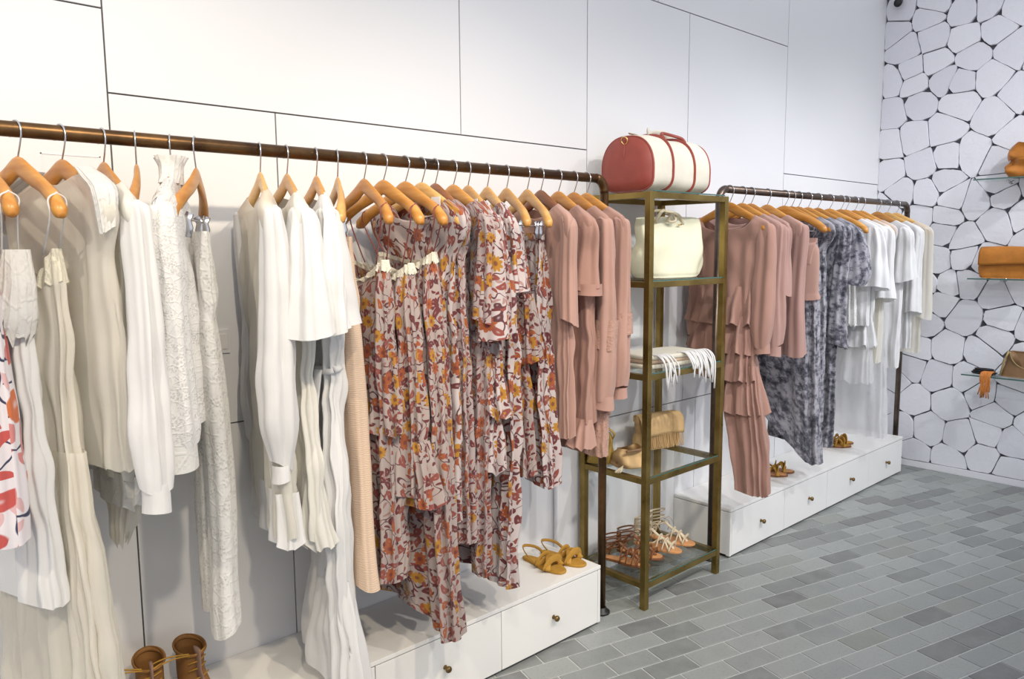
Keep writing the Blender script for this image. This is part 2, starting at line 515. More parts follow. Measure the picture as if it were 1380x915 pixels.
rs = random.Random(11)
# the wall carries on beside and above what the photograph shows
tries = 0
while tries < 4000:
    tries += 1
    y = rs.uniform(-4.0, .02); z = rs.uniform(.0, 3.7)
    q = CAM + Vector((XS, y, z)) - CAM
    dd = Vector((XS, y, z)) - CAM
    uu = 690 + F_PX * dd.dot(r2) / dd.dot(fwd); vv = 457.5 - F_PX * dd.dot(u2) / dd.dot(fwd)
    if 1212 < uu < 1384 and -5 < vv < 640: continue
    if 1188 < uu <= 1212 and -5 < vv < 270: continue
    if all((y - a) ** 2 + (z - b) ** 2 > .135 ** 2 for a, b in seeds): seeds.append((y, z))

def clip(poly, px, py, nx, ny):
    out = []
    for i in range(len(poly)):
        a, b = poly[i], poly[(i + 1) % len(poly)]
        da = (a[0] - px) * nx + (a[1] - py) * ny
        db = (b[0] - px) * nx + (b[1] - py) * ny
        if da <= 0: out.append(a)
        if (da < 0 < db) or (db < 0 < da):
            t = da / (da - db)
            out.append((a[0] + (b[0] - a[0]) * t, a[1] + (b[1] - a[1]) * t))
    return out

def area(p):
    return .5 * sum(p[i][0] * p[(i + 1) % len(p)][1] - p[(i + 1) % len(p)][0] * p[i][1] for i in range(len(p)))

wall_b = MB().box(XS, XS + .12, -4.0, .12, -.02, 3.7).build('wall_back', M['mortar'], None, False)
tag(wall_b, 'white painted crazy stone wall with dark open joints', kind='structure')
for i, (sy, sz) in enumerate(seeds):
    poly = [(-4.0, .045), (-.0, .045), (-.0, 3.7), (-4.0, 3.7)]
    for j, (ty, tz) in enumerate(seeds):
        if i == j: continue
        nx, ny = ty - sy, tz - sz
        L = sqrt(nx * nx + ny * ny)
        if L > .9 or L < 1e-4: continue
        nx /= L; ny /= L
        g = .0006 + .0028 * (((i * 7 + j * 7 + i * j) % 11) / 11.0) ** 2
        poly = clip(poly, (sy + ty) / 2 - nx * g, (sz + tz) / 2 - ny * g, nx, ny)
        if len(poly) < 3: break
    if len(poly) < 3 or abs(area(poly)) < .0006: continue
    if area(poly) < 0: poly = poly[::-1]
    # subdivide with slight wander, cut the corners
    q = []
    n = len(poly)
    for k in range(n):
        a, b = poly[k], poly[(k + 1) % n]
        L = sqrt((b[0] - a[0]) ** 2 + (b[1] - a[1]) ** 2)
        c = min(.006 + .034 * rs.random() ** 1.6, L * .32)
        if L < 1e-5: continue
        for s in (c / L, .36, .64, 1 - c / L):
            wob = rs.uniform(-.0022, .0016) if .3 < s < .7 else -.0008
            nx, ny = (b[1] - a[1]) / L, -(b[0] - a[0]) / L
            q.append((a[0] + (b[0] - a[0]) * s + nx * wob, a[1] + (b[1] - a[1]) * s + ny * wob))
    n = len(q)
    cy = sum(p[0] for p in q) / n; cz = sum(p[1] for p in q) / n
    ta, tb = rs.uniform(-.035, .035), rs.uniform(-.035, .035)
    th = .020 + rs.uniform(-.004, .006)
    V = []
    for (f_, d) in ((1, 0), (1, .86), (.985, .985), (.80, 1.0)):
        for (y, z) in q:
            yy, zz = cy + (y - cy) * f_, cz + (z - cz) * f_
            V.append((-(th * d) - (d > .5) * (ta * (yy - cy) + tb * (zz - cz)), yy - cy, zz - cz))
    V.append((-th - .001, 0, 0))
    Fc = []
    for r_ in range(3):
        for k in range(n):
            k2 = (k + 1) % n
            Fc.append((r_ * n + k, (r_ + 1) * n + k, (r_ + 1) * n + k2, r_ * n + k2))
    for k in range(n): Fc.append((3 * n + k, 4 * n, 3 * n + (k + 1) % n))
    mk('stone', V, Fc, M['stone'], wall_b, False, None, (XS, cy, cz))
bb = box_obj('baseboard_back', XS - .022, XS, -4.0, -.002, 0, .042, M['skirting'], None, .002)
tag(bb, 'low white skirting under the stone wall', kind='structure')

# ---- floor: slate tiles, running bond at an angle
floor = MB().box(-1.2, XS + .12, -4.0, .12, -.05, -.002).build('floor', M['grout'], None, False)
tag(floor, 'grey slate brick tile floor with pale grout', kind='structure')
TA = radians(-14.6); TL, TW, GR = .187, .0935, .0065
ex, ey = (cos(TA), sin(TA)), (-sin(TA), cos(TA))
o0 = (2.516, -.849)
def tile_mesh(poly, name='tile'):
    n = len(poly)
    cx = sum(p[0] for p in poly) / n; cy = sum(p[1] for p in poly) / n
    V = [(x - cx, y - cy, -.002) for x, y in poly] + [(x - cx, y - cy, 0.0) for x, y in poly] + \
        [((x - cx) * (1 - .0018 / max(.02, abs(x - cx) + .02)), (y - cy) * (1 - .0018 / max(.02, abs(y - cy) + .02)), .0010) for x, y in poly]
    Fc = [(a * n + k, a * n + (k + 1) % n, (a + 1) * n + (k + 1) % n, (a + 1) * n + k) for a in (0, 1) for k in range(n)]
    Fc.append(tuple(2 * n + k for k in range(n)))
    return V, Fc, (cx, cy)
tiles = []
full = None
for r_ in range(-75, 60):
    for c_ in range(-45, 40):
        a0 = c_ * TL + (TL / 2 if r_ % 2 else 0); b0 = r_ * TW
        P4 = []
        for (a, b) in ((a0, b0), (a0 + TL - GR, b0), (a0 + TL - GR, b0 + TW - GR), (a0, b0 + TW - GR)):
            P4.append((o0[0] + ex[0] * a + ey[0] * b, o0[1] + ex[1] * a + ey[1] * b))
        xs = [p[0] for p in P4]; ys = [p[1] for p in P4]
        if max(xs) < -1.2 or min(xs) > XS - .003 or max(ys) < -4.0 or min(ys) > -.003: continue
        poly = P4
        cut = False
        for (px, py, nx, ny) in ((-1.2, 0, -1, 0), (XS - .024, 0, 1, 0), (0, -4.0, 0, -1), (0, -.003, 0, 1)):
            if any((x - px) * nx + (y - py) * ny > 0 for x, y in poly):
                cut = True; poly = clip(poly, px, py, nx, ny)
                if len(poly) < 3: break
        if len(poly) < 3 or abs(area(poly)) < 2e-5: continue
        cx = sum(p[0] for p in poly) / len(poly); cy = sum(p[1] for p in poly) / len(poly)
        dd = Vector((cx, cy, 0)) - CAM
        zc = dd.dot(fwd)
        vis = False
        if zc > .1:
            uu = 690 + F_PX * dd.dot(r2) / zc; vv = 457.5 - F_PX * dd.dot(u2) / zc
            vis = -30 < uu < 1420 and vv < 950 and not (cy > YB + .02 and (cx < 2.0 or 3.1 < cx < 4.95))
        tiles.append((not vis, dd.length, poly, cut))
tiles.sort(key=lambda t: (t[0], t[1]))
rest = MB()
for k, (hid, d, poly, cut) in enumerate(tiles):
    if k < 300 and not hid:
        V, Fc, c = tile_mesh(poly)
        if cut or full is None:
            o = mk('tile', V, Fc, M['tile'], floor, False, None, (c[0], c[1], 0))
            if not cut: full = o.data
        else:
            o = bpy.data.objects.new('tile', full); o.location = (c[0], c[1], 0)
            COL.objects.link(o); o.parent = floor
    else:
        V, Fc, c = tile_mesh(poly)
        rest.add([(x + c[0], y + c[1], z) for x, y, z in V], Fc)
tag(rest.build('tile_rest', M['tile_far'], floor, False), kind='stuff')

# ---- drawer plinths
def plinth(x0, x1, splits, knobs, label):
    p = empty('drawer_plinth', (0, 0, 0))
    tag(p, label, 'drawer unit', 'white drawer plinths under the rails')
    top = .0135
    box_obj('carcass', x0, x1, YB + .022, -.001, .016, HB - top - .0035, M['plinth'], p, .001)
    box_obj('top_board', x0, x1, YB, -.001, HB - top, HB, M['plinth'], p, .0015)
    MB().box(x0 + .01, x1 - .01, YB + .03, -.01, .002, .016).build('plinth_base', M['black'], p, False)
    xs = [x0] + splits + [x1]
    box_obj('side_panel', x1 - .014, x1, YB + .001, YB + .022, .012, HB - top - .003, M['plinth'], p, .001)
    box_obj('side_panel', x0, x0 + .014, YB + .001, YB + .022, .012, HB - top - .003, M['plinth'], p, .001)
    for i in range(len(xs) - 1):
        a = xs[i] + (.016 if i == 0 else .0015); b = xs[i + 1] - (.016 if i == len(xs) - 2 else .0015)
        d = box_obj('drawer', a, b, YB + .001, YB + .021, .014, HB - top - .0035, M['plinth'], p, .001)
        for kx in knobs:
            if a < kx < b:
                kb = MB()
                prof = [(0, .008), (.004, .006), (.010, .0055), (.014, .010), (.019, .0115), (.024, .009), (.0265, .003)]
                V = [(kx + rr * cos(2 * pi * k / 14), YB + .001 - dd_, .119 + rr * sin(2 * pi * k / 14)) for dd_, rr in prof for k in range(14)]
                Fc = [(r_ * 14 + k, r_ * 14 + (k + 1) % 14, (r_ + 1) * 14 + (k + 1) % 14, (r_ + 1) * 14 + k) for r_ in range(6) for k in range(14)]
                Fc.append(tuple(6 * 14 + k for k in range(14)))
                mk('knob', V, Fc, M['brass_dark'], d)
    return p
plinth(-.85, 2.1225, [-.38, .118, .618, 1.117, 1.615], [-.13, .368, .868, 1.374, 1.866], 'long low white drawer plinth with mustard sandals, under the long bronze rail')
plinth(3.0329, 5.0293, [3.535, 4.003, 4.54], [3.305, 3.794, 4.29, 4.787], 'low white drawer plinth under the rail next to the stone wall')

# ---- rails
def rail(x0, x1, mat, label, ground_left=True):
    r = empty('clothes_rail', (x0, YR, 0))
    tag(r, label, 'clothes rail', 'bronze pipe clothes rails')
    R_ = .05
    def bend(cx, sgn):
        return [(cx + sgn * R_ * sin(t), 0, ZR - R_ + R_ * cos(t)) for t in np.linspace(0, pi / 2, 9)]
    a, b = .0, x1 - x0
    MB().tube([(a + R_, 0, ZR), (b - R_, 0, ZR)], RR, 20).build('rail_pipe', mat, r)
    for sgn, cx in ((-1, a + R_), (1, b - R_)):
        pts = bend(cx, sgn)
        MB().tube(pts, RR * 1.04, 20).build('elbow', mat, r)
        px = pts[-1][0]
        MB().tube([(px, 0, .008), (px, 0, ZR - R_)], RR * .98, 20).build('post', mat, r)
        MB().tube([(px, 0, .0005), (px, 0, .008), (px, 0, .010), (px, 0, .024)], [.034, .034, .021, .020], 24).build('floor_flange', M['black'], r)
    return r
rail(-.9, 2.1999, M['pipe'], 'aged bronze pipe clothes rail above the long drawer plinth')
rail(2.9694, 5.0739, M['pipe_dark'], 'dark bronze pipe clothes rail beside the stone wall')

# ---- display shelf unit
SX0, SX1, SY0, SY1 = 2.3318, 2.867, -.0174, -.3693
sh = empty('display_shelf', (2.6, -.19, 0))
tag(sh, 'tall antique brass shelf unit with glass shelves between the two rails', 'shelf')
sh.location = (0, 0, 0)
b_ = .026
def bar(name, x0, x1, y0, y1, z0, z1): return box_obj(name, x0, x1, y0, y1, z0, z1, M['brass'], sh, .0015)
for (x, y) in ((SX0, SY1), (SX1 - b_, SY1), (SX0, SY0 - b_), (SX1 - b_, SY0 - b_)):
    bar('post', x, x + b_, y, y + b_, 0.001, 1.655)
for z in (1.655, 1.315, .955, .540, .112):
    t_ = .024
    bar('shelf_rail', SX0 + b_, SX1 - b_, SY1 + .001, SY1 + b_ - .001, z - t_, z - .001)
    bar('shelf_rail', SX0 + b_, SX1 - b_, SY0 - b_ + .001, SY0 - .001, z - t_, z - .001)
    bar('shelf_rail', SX0 + .001, SX0 + b_ - .001, SY1 + b_, SY0 - b_, z - t_, z - .001)
    bar('shelf_rail', SX1 - b_ + .001, SX1 - .001, SY1 + b_, SY0 - b_, z - t_, z - .001)
    if z > 1.6: gx0, gx1, gy0, gy1, gz = SX0 + .001, SX1 - .001, SY1 + .001, SY0 - .001, z + .0005
    else: gx0, gx1, gy0, gy1, gz = SX0 + b_ * .6, SX1 - b_ * .6, SY1 + b_ * .6, SY0 - b_ * .6, z - .0005
    if z > 1.6:
        gp = box_obj('glass_shelf', gx0, gx1, gy0, gy1, gz, gz + .006, M['glass'], sh, .0005)
    else:
        gp = box_obj('glass_shelf', SX0 + b_, SX1 - b_, SY1 + .004, SY0 - .004, gz, gz + .006, M['glass'], sh, .0005)
    e = MB()
    e.box(SX0 + b_, SX1 - b_, SY1 + .0032, SY1 + .0044, gz + .0005, gz + .0055)
    e.build('glass_edge', M['glass_edge'], gp, False)
GZ = lambda z: z + .006
def rebase(e, loc):
    """put the Empty at the thing's base, children stay where they are"""
    d = Vector(loc) - e.location
    e.location = loc
    for c in e.children: c.location = Vector(c.location) - d
rebase(sh, (2.6, -.19, 0))
for o in list(SC.objects):
    if o.name.startswith('drawer_plinth'): rebase(o, (.62 if o.name == 'drawer_plinth' else 4.03, -.16, 0))

# ================================================================== HANGERS
_hang = {}
def hanger_meshes(mat, clips):
    key = (mat, clips)
    if key in _hang: return _hang[key]
    pts, rad, flat = [], [], []
    N = 36
    for i in range(N + 1):
        s = -1 + 2 * i / N
        a = abs(s)
        u = .212 * s
        z = -.086 - .088 * (a ** 1.35) + .010 * math.exp(-(s / .16) ** 2) - .012 * max(0, a - .8) / .2
        n = -.026 * a * a
        h = .0215 - .004 * a - .003 * math.exp(-((a - .55) / .2) ** 2)
        if a > .93: h *= sqrt(max(.05, 1 - ((a - .93) / .075) ** 2))
        th = (.0065 + .0085 * a ** 1.5) / .0215
        if a > .93: th *= sqrt(max(.15, 1 - ((a - .93) / .08) ** 2))
        pts.append((u, n, z)); rad.append(th * .0215); flat.append(h / (th * .0215))
    V, Fc = tube(pts, rad, 14, flat, (0, 0, 1))
    # the sweep's second axis is upright, the first one is the thickness
    body = mk('hanger_body', V, Fc, M[mat]).data
    hk = [(0, 0, -.078), (.003, 0, -.058), (.014, 0, -.036), (.0225, 0, -.016)]
    for t in np.linspace(-.25, pi + .35, 15): hk.append((.0245 * cos(t), 0, -.0058 + .0245 * sin(t)))
    V, Fc = tube(spline(hk, 40), .0019, 8)
    hook = mk('hook', V, Fc, M['steel']).data
    extra = []
    if clips:
        cb = MB()
        V, Fc = tube([(-.16, -.012, -.182), (.16, -.012, -.182)], .0022, 8)
        cb.add(V, Fc)
        for u in (-.15, .15):
            cb.add(*tube([(u, -.012, -.182), (u * 1.02, -.014, -.160)], .0018, 6))
        extra.append(('clip_bar', mk('clip_bar', cb.v, cb.f, M['steel']).data))
        for u in (-.115, .115):
            c = MB()
            for sg in (-1, 1):
                c.add(*tube([(u, -.012 + sg * .013, -.168), (u, -.012 + sg * .005, -.185), (u, -.012 + sg * .0085, -.202), (u, -.012 + sg * .004, -.224)], [.009, .010, .010, .009], 8, .22, (1, 0, 0)))
            extra.append(('clip', mk('clip', c.v, c.f, M['steel']).data))
    for o in list(SC.objects):
        if o.parent is None and o.name.split('.')[0] in ('hanger_body', 'hook', 'clip_bar', 'clip') and 'label' not in o:
            bpy.data.objects.remove(o)
    _hang[key] = [('hanger_body', body), ('hook', hook)] + extra
    return _hang[key]

def hanger(x, ang, what, mat='wood', clips=False, group=None, ptag=False):
    e = empty('clothes_hanger', (x, YR, ZR), radians(ang) - pi / 2)
    tag(e, what, 'hanger', group or 'wooden hangers on the rails')
    for nm, me in hanger_meshes(mat, clips):
        o = bpy.data.objects.new(nm, me); COL.objects.link(o); o.parent = e
    if ptag:
        V, Fc = MB().box(.085, .125, -.030, -.0285, -.145, -.105).v, [(0, 2, 3, 1), (4, 5, 7, 6), (0, 1, 5, 4), (2, 6, 7, 3), (0, 4, 6, 2), (1, 3, 7, 5)]
        mk('paper_tag', V, Fc, M['panel'], e, False)['label'] = 'white paper tag'
    return e

# ================================================================== CLOTH
NZ, NS = 64, 112
def loft(name, rows, mat, parent, closed=True, uoff=0.0, uvs=1.0):
    """rows: (nz, ns, 3) array"""
    R = np.asarray(rows, float)
    nz, ns = R.shape[:2]
    mid = R[nz // 2]
    seg = np.linalg.norm(np.roll(mid, -1, 0) - mid, axis=1)
    cu = np.concatenate([[0], np.cumsum(seg)]) + uoff
    cv = -R[:, :, 2].mean(1)
    faces, uv = [], []
    kk = ns if closed else ns - 1
    for i in range(nz - 1):
        for k in range(kk):
            k2 = (k + 1) % ns
            faces.append((i * ns + k, (i + 1) * ns + k, (i + 1) * ns + k2, i * ns + k2))
            uv += [(cu[k], cv[i]), (cu[k], cv[i + 1]), (cu[k + 1], cv[i + 1]), (cu[k + 1], cv[i])]
    uv = np.asarray(uv) * uvs
    return mk(name, R.reshape(-1, 3), faces, mat, parent, True, uv)

def smooth1(a, n=2):
    a = np.asarray(a, float).copy()
    for _ in range(n): a[1:-1] = .25 * a[:-2] + .5 * a[1:-1] + .25 * a[2:]
    return a

def foldfun(seed, ks):
    r = np.random.RandomState(seed)
    ph = r.rand(len(ks)); am = .5 + r.rand(len(ks)); ps = r.rand(len(ks)) * 6.28; dr = r.rand(len(ks)) * .10
    fr = 1.0 + r.rand(len(ks)) * 4
    def f(s, z):
        v = 0
        for k, p, a, q, d, g in zip(ks, ph, am, ps, dr, fr):
            x = 2 * pi * (k * s + p + d * np.sin(g * z + q))
            w_ = np.sin(x)
            v = v + a * (np.sign(w_) * np.abs(w_) ** .75)
        return v / (.62 * sum(am))
    return f

def wrinkle(seed):
    r = np.random.RandomState(seed + 777)
    ks = []
    for _ in range(9):
        lam = .05 + .13 * r.rand(); th = r.normal(0, .55)
        ks.append((2 * pi / lam * cos(th), 2 * pi / lam * sin(th), r.rand() * 6.28, lam / .12))
    def f(u, z):
        v = 0
        for a, b, p, w_ in ks: v = v + w_ * np.sin(a * u + b * z + p)
        return v / 4.5
    return f

def body(name, prof, mat, parent, seed=1, ks=(5, 8, 11, 15), hem=.012, nz=NZ, ns=NS, dip=0.0, dipw=.09, nshift=0.0, lean=None, wob=.006, hemfun=None):
    """prof rows: (world z, u_wall, u_room, half thickness, fold amplitude)"""
    P = np.array(prof, float)
    zz = np.interp(np.linspace(0, 1, nz) ** .9, np.linspace(0, 1, len(P)), P[:, 0]) if False else None
    d = np.concatenate([[0], np.cumsum(np.abs(np.diff(P[:, 0])) + .35 * np.abs(np.diff(P[:, 2])))])
    t = np.linspace(0, d[-1], nz)
    z = np.interp(t, d, P[:, 0]); ul = smooth1(np.interp(t, d, P[:, 1])); ur = smooth1(np.interp(t, d, P[:, 2]))
    th = smooth1(np.interp(t, d, P[:, 3])); am = smooth1(np.interp(t, d, P[:, 4]))
    s = np.arange(ns) / ns
    ang = 2 * pi * s
    f = foldfun(seed, ks); wr = wrinkle(seed); wr2 = wrinkle(seed + 3)
    r = np.random.RandomState(seed + 99)
    w1, w2, w3 = r.rand(3) * 6.28
    rows = np.zeros((nz, ns, 3))
    L = d[-1]
    for i in range(nz):
        c, sn = np.cos(ang), np.sin(ang)
        F_ = f(s, z[i])
        mid, hw = (ul[i] + ur[i]) / 2, (ur[i] - ul[i]) / 2
        u = mid + hw * np.sign(c) * np.abs(c) ** .80
        n = th[i] * np.sign(sn) * np.abs(sn) ** .7
        u = u + am[i] * F_ * c * .6
        n = n + am[i] * F_ * np.sign(sn) * np.abs(sn) ** .5
        dep = t[i] / L
        n = n + nshift + .0075 * min(1.0, t[i] / .15) * np.where(sn < 0, wr(u, z[i]), wr2(u, z[i])) + wob * dep * sin(5 * z[i] + w1) * 1.5 + wob * dep * np.sin(9 * u + w2)
        u = u + wob * dep * sin(4 * z[i] + w3)
        n = n - .026 * np.clip(np.abs(u) / .212, 0, 1.1) ** 2 * max(0.0, 1 - (1.62 - z[i]) / .5) * (1.0 if P[0, 0] > 1.55 else 0.0)
        zi = z[i] - ZR + hem * (dep ** 3) * F_ * .6
        if hemfun is not None: zi = zi + (dep ** 2) * hemfun(u)
        if dip:
            k = max(0.0, 1 - t[i] / .14)
            side = np.where(sn < 0, 1.0, .45)
            zi = zi - dip * k * k * side * np.clip(1 - (np.abs(u) / dipw) ** 1.6, 0, 1)
        rows[i, :, 0], rows[i, :, 1], rows[i, :, 2] = u, n, zi
    return loft(name, rows, mat, parent)

def limb(name, path, prof, mat, parent, seed=1, ks=(2, 3, 5, 8), nz=40, ns=48, wav=.005):
    """a sleeve or trouser leg: path of (u, n, world z), prof rows (fraction, r_u, r_n, fold amp)"""
    C = spline([(a, b, c - ZR) for a, b, c in path], nz - 1)
    P = np.array(prof, float)
    t = np.linspace(0, 1, nz)
    ru = smooth1(np.interp(t, P[:, 0], P[:, 1])); rn = smooth1(np.interp(t, P[:, 0], P[:, 2])); am = smooth1(np.interp(t, P[:, 0], P[:, 3]))
    s = np.arange(ns) / ns; ang = 2 * pi * s
    f = foldfun(seed, ks); wr = wrinkle(seed)
    rows = np.zeros((nz, ns, 3))
    r = np.random.RandomState(seed + 5); w1, w2, w3 = r.rand(3) * 6.28
    big = min(1.0, abs(path[0][2] - path[-1][2]) / .2)
    for i in range(nz):
        F_ = f(s, C[i].z) * .75 + big * (.30 if am[i] > .002 else 0) * wr(s * .34, C[i].z)
        rows[i, :, 0] = C[i].x + (ru[i] + am[i] * F_) * np.cos(ang) + wav * sin(7 * C[i].z + w1)
        rows[i, :, 1] = C[i].y + (rn[i] + am[i] * F_) * np.sin(ang) + wav * sin(8 * C[i].z + w2)
        tilt = big * .016 * np.cos(ang - w3) * t[i] ** 3
        rows[i, :, 2] = C[i].z + .5 * wav * F_ * (t[i] ** 4) + tilt
    return loft(name, rows, mat, parent)

def band(name, prof, mat, parent, **k):
    return body(name, prof, mat, parent, nz=k.pop('nz', 14), **k)

def strap(parent, u0, z0, u1, z1, n0=-.02, n1=-.02, mat='strap', r=.0020):
    mb = MB()
    a = abs(u0) / .212
    nh = -.026 * a * a; zc = -.086 - .088 * a ** 1.35
    mb.tube(spline([(u0, nh + .002, zc + .020), (u0, nh - .017, zc + .006), (u0 * .98, nh - .014, zc - .03), (u1, n1, z1 - ZR)], 14), r, 6)
    mb.tube(spline([(u0, nh - .002, zc + .020), (u0, nh + .017, zc + .006), (u0 * .97, nh + .014, zc - .03), (u1 - .012, .016, z1 - ZR)], 14), r, 6)
    return mk('strap', mb.v, mb.f, M[mat], parent)

def garment(name, x, ang, label, cat, group):
    e = empty(name, (x, YR, ZR), radians(ang) - pi / 2)
    return tag(e, label, cat, group)

def shoulder_top(zsh=1.555, neck=.115, w=.205, t=.022):
    """rows from neckline to shoulder point"""
    zn = lambda u: ZR - .086 - .088 * (u / .212) ** 1.35 + .021
    m_ = (neck + w) / 2
    return [(zn(neck), -neck, neck, .016, 0), (zn(m_), -m_, m_, .019, .001), (zn(.195), -.206, .206, .026, .001), (zn(.212) - .002, -.228, .228, .029, .001),
            (zsh - .045, -.230, .230, .029, .001), (zsh - .085, -max(w, .208), max(w, .208), t + .003, .003)]

def top(e, mat, hem, w=.205, hw=None, t=.028, a=.010, seed=1, dip=.03, ks=(5, 8, 11, 15), hemw=.012, waist=None, neck=.115, name='body', hemfun=None):
    hw = hw or w
    pr = shoulder_top(w=w, neck=neck)
    z1 = 1.43
    pr += [(z1, -w * .93, w * .93, t, a * .45)]
    if waist: pr += [(waist[0] + .08, -w * .85, w * .85, t, a * .7), (waist[0], -waist[1], waist[1], t * .8, a * .9), (waist[0] - .05, -waist[1] * 1.12, waist[1] * 1.12, t, a)]
    pr += [((z1 + hem) / 2 if not waist else (waist[0] + hem) / 2, -(w + hw) / 2, (w + hw) / 2, t * 1.05, a), (hem, -hw, hw, t * 1.15, a * 1.3)]
    return body(name, pr, M[mat], e, seed=seed, ks=ks, dip=dip + .025, dipw=neck + .015, hem=hemw, hemfun=hemfun)

def sleeve(e, side, mat, zend, r0=.052, r1=.045, rmid=None, cuff=None, seed=1, out=.012, nn=-.006, a=.005, cuffmat=None, gather=None, zst=1.545, ust=.178):
    if side < 0:
        ust, out = .165, .0
        lim = .245 - ust
        r0, r1 = min(r0, lim * .72), min(r1, lim * .8)
        rmid = min(rmid or .04, lim * .72)
    u0 = side * ust
    u1 = side * (ust + out)
    path = [(u0 + side * .012, -.018, zst + .006), (u0 + side * .022, -.016, zst - .045), (u1, nn, (zst + zend) / 2), (u1 + side * .003, nn * 1.3, zend)]
    rmid = rmid or (r0 + r1) / 2
    k_ = .82
    r0, rmid, a = r0 * k_, rmid * k_, a * 1.5
    pr = [(0, .012, .016, 0), (.07, r0 * .70, r0 * .55, a * .3), (.25, r0 * .95, r0 * .55, a * .9), (.62, rmid, rmid * .62, a * 1.2)]
    if gather: pr += [(.88, rmid * 1.08, rmid * .8, a * 1.3), (.97, gather * 1.15, gather, a * .8), (1, gather, gather * .9, a * .5)]
    else: pr += [(1, r1, r1 * .75, a * 1.2)]
    s = limb('sleeve', path, pr, M[mat], e, seed=seed)
    if cuff:
        g = (gather or r1)
        limb('cuff', [(u1 + side * .003, nn * 1.3, zend + .006), (u1 + side * .004, nn * 1.3, zend - cuff * .5), (u1 + side * .004, nn * 1.4, zend - cuff)],
             [(0, g * .98, g * .80, .001), (.5, g * .98, g * .80, .001), (1, g * 1.02, g * .84, .0015)], M[cuffmat or mat], e, seed=seed + 3, nz=8, ns=32, wav=.001)
    return s

def cami(e, mat, ztop, hem, w0=.115, w1=.19, t=.03, a=.012, seed=1, lace='lace_cream', strapmat='strap', ks=(6, 9, 13, 17), tiers=(), su=.172, lacew=.03, waist=None, hemfun=None, dip=.0):
    pr = [(ztop, -w0, w0, .022, .002), (ztop - .05, -w0 * 1.06, w0 * 1.06, t * .9, a * .4), (ztop - .16, -w0 * 1.1, w0 * 1.1, t, a * .7)]
    if waist: pr += [(waist, -w0 * .95, w0 * .95, t * .9, a)]
    pr += [((ztop - .16 + hem) / 2, -(w0 * 1.1 + w1) / 2, (w0 * 1.1 + w1) / 2, t * 1.1, a * 1.1), (hem, -w1, w1, t * 1.25, a * 1.4)]
    b = body('body', pr, M[mat], e, seed=seed, ks=ks, hem=.015, hemfun=hemfun, dip=dip, dipw=w0)
    if lace:
        band('lace_trim', [(ztop + .012, -w0 - .002, w0 + .002, .024, .003), (ztop - lacew * .5, -w0 - .006, w0 + .006, .028, .004), (ztop - lacew, -w0 - .006, w0 + .006, .031, .006)],
             M[lace], e, seed=seed + 4, ks=(14, 22, 31), hem=.008, wob=0, dip=dip, dipw=w0)
    for s in (-1, 1): strap(e, s * su, 1.537, s * w0 * .88, ztop, mat=strapmat)
    for (zt, zb, wt, wb, tt, aa) in tiers:
        body('tier', [(zt, -wt, wt, tt * .9, aa * .5), ((zt + zb) / 2, -(wt + wb) / 2, (wt + wb) / 2, tt, aa), (zb, -wb, wb, tt * 1.1, aa * 1.4)], M[mat], e, seed=seed + int(zt * 100), ks=(9, 13, 17, 23), hem=.014, nz=26)
    return b

def trousers(e, mat, waist, hem, w=.12, lw=.062, seed=1, spread=.06, t=.03, a=.006, split=None, flare=.006):
    split = split or waist - .26
    body('waist', [(waist, -w, w, .016, .001), (waist - .03, -w, w, .018, .002), (split + .10, -w * 1.0, w * 1.0, t * .8, a * .6), (split, -w * .9, w * .9, t * .45, a * .2)], M[mat], e, seed=seed, hem=0, nz=22)
    for s in (-1, 1):
        limb('leg', [(s * spread, 0, split + .12), (s * spread, s * .006, (split + hem) / 2), (s * (spread + flare), s * .01, hem)],
             [(0, w * .40, t * .55, a * .3), (.12, max(lw, w * .5), t * .95, a * .6), (.3, lw, t, a), (.8, lw * .92, t * .95, a), (1, lw, t * 1.05, a * 1.2)], M[mat], e, seed=seed + s + 2, nz=44)

def skirt(e, mat, waist, hem, w=.12, hw=.17, seed=1, t=.03, a=.013, tiers=(), hemfun=None):
    body('body', [(waist, -w, w, .015, .002), (waist - .03, -w, w, .019, .003), (waist - .10, -w * 1.1, w * 1.1, t * .9, a * .7), ((waist + hem) / 2, -(w + hw) / 2, (w + hw) / 2, t, a), (hem, -hw, hw, t * 1.2, a * 1.3)],
         M[mat], e, seed=seed, ks=(6, 10, 14, 19), hem=.018, hemfun=hemfun)
    band('waistband', [(waist + .012, -w - .002, w + .002, .016, .001), (waist - .012, -w - .003, w + .003, .019, .001)], M[mat], e, seed=seed + 1, hem=0, wob=0, nz=5)
    for (zt, zb, wt, wb, tt, aa) in tiers:
        body('tier', [(zt, -wt, wt, tt * .9, aa * .5), ((zt + zb) / 2, -(wt + wb) / 2, (wt + wb) / 2, tt, aa), (zb, -wb, wb, tt * 1.1, aa * 1.4)], M[mat], e, seed=seed + int(zt * 100), ks=(9, 13, 17, 23), hem=.014, nz=26)

def tier(e, zt, zb, u0, u1, v0, v1, tt, aa, mat, seed, nm='ruffle', nshift=0.0, hemfun=None):
    return body(nm, [(zt, u0, u1, tt * .55, aa * .25), ((zt + zb) / 2, (u0 + v0) / 2, (u1 + v1) / 2, tt, aa), (zb, v0, v1, tt * 1.15, aa * 1.5)], M[mat], e, seed=seed, ks=(8, 11, 15, 21), hem=.02, nz=22, nshift=nshift, hemfun=hemfun)

GW = 'white clothes on the long bronze rail'
GF = 'flower print clothes on the long bronze rail'
GP = 'dusty pink clothes at the end of the long bronze rail'
G2 = 'clothes on the rail beside the stone wall'
HG = 'wooden hangers on the rails'

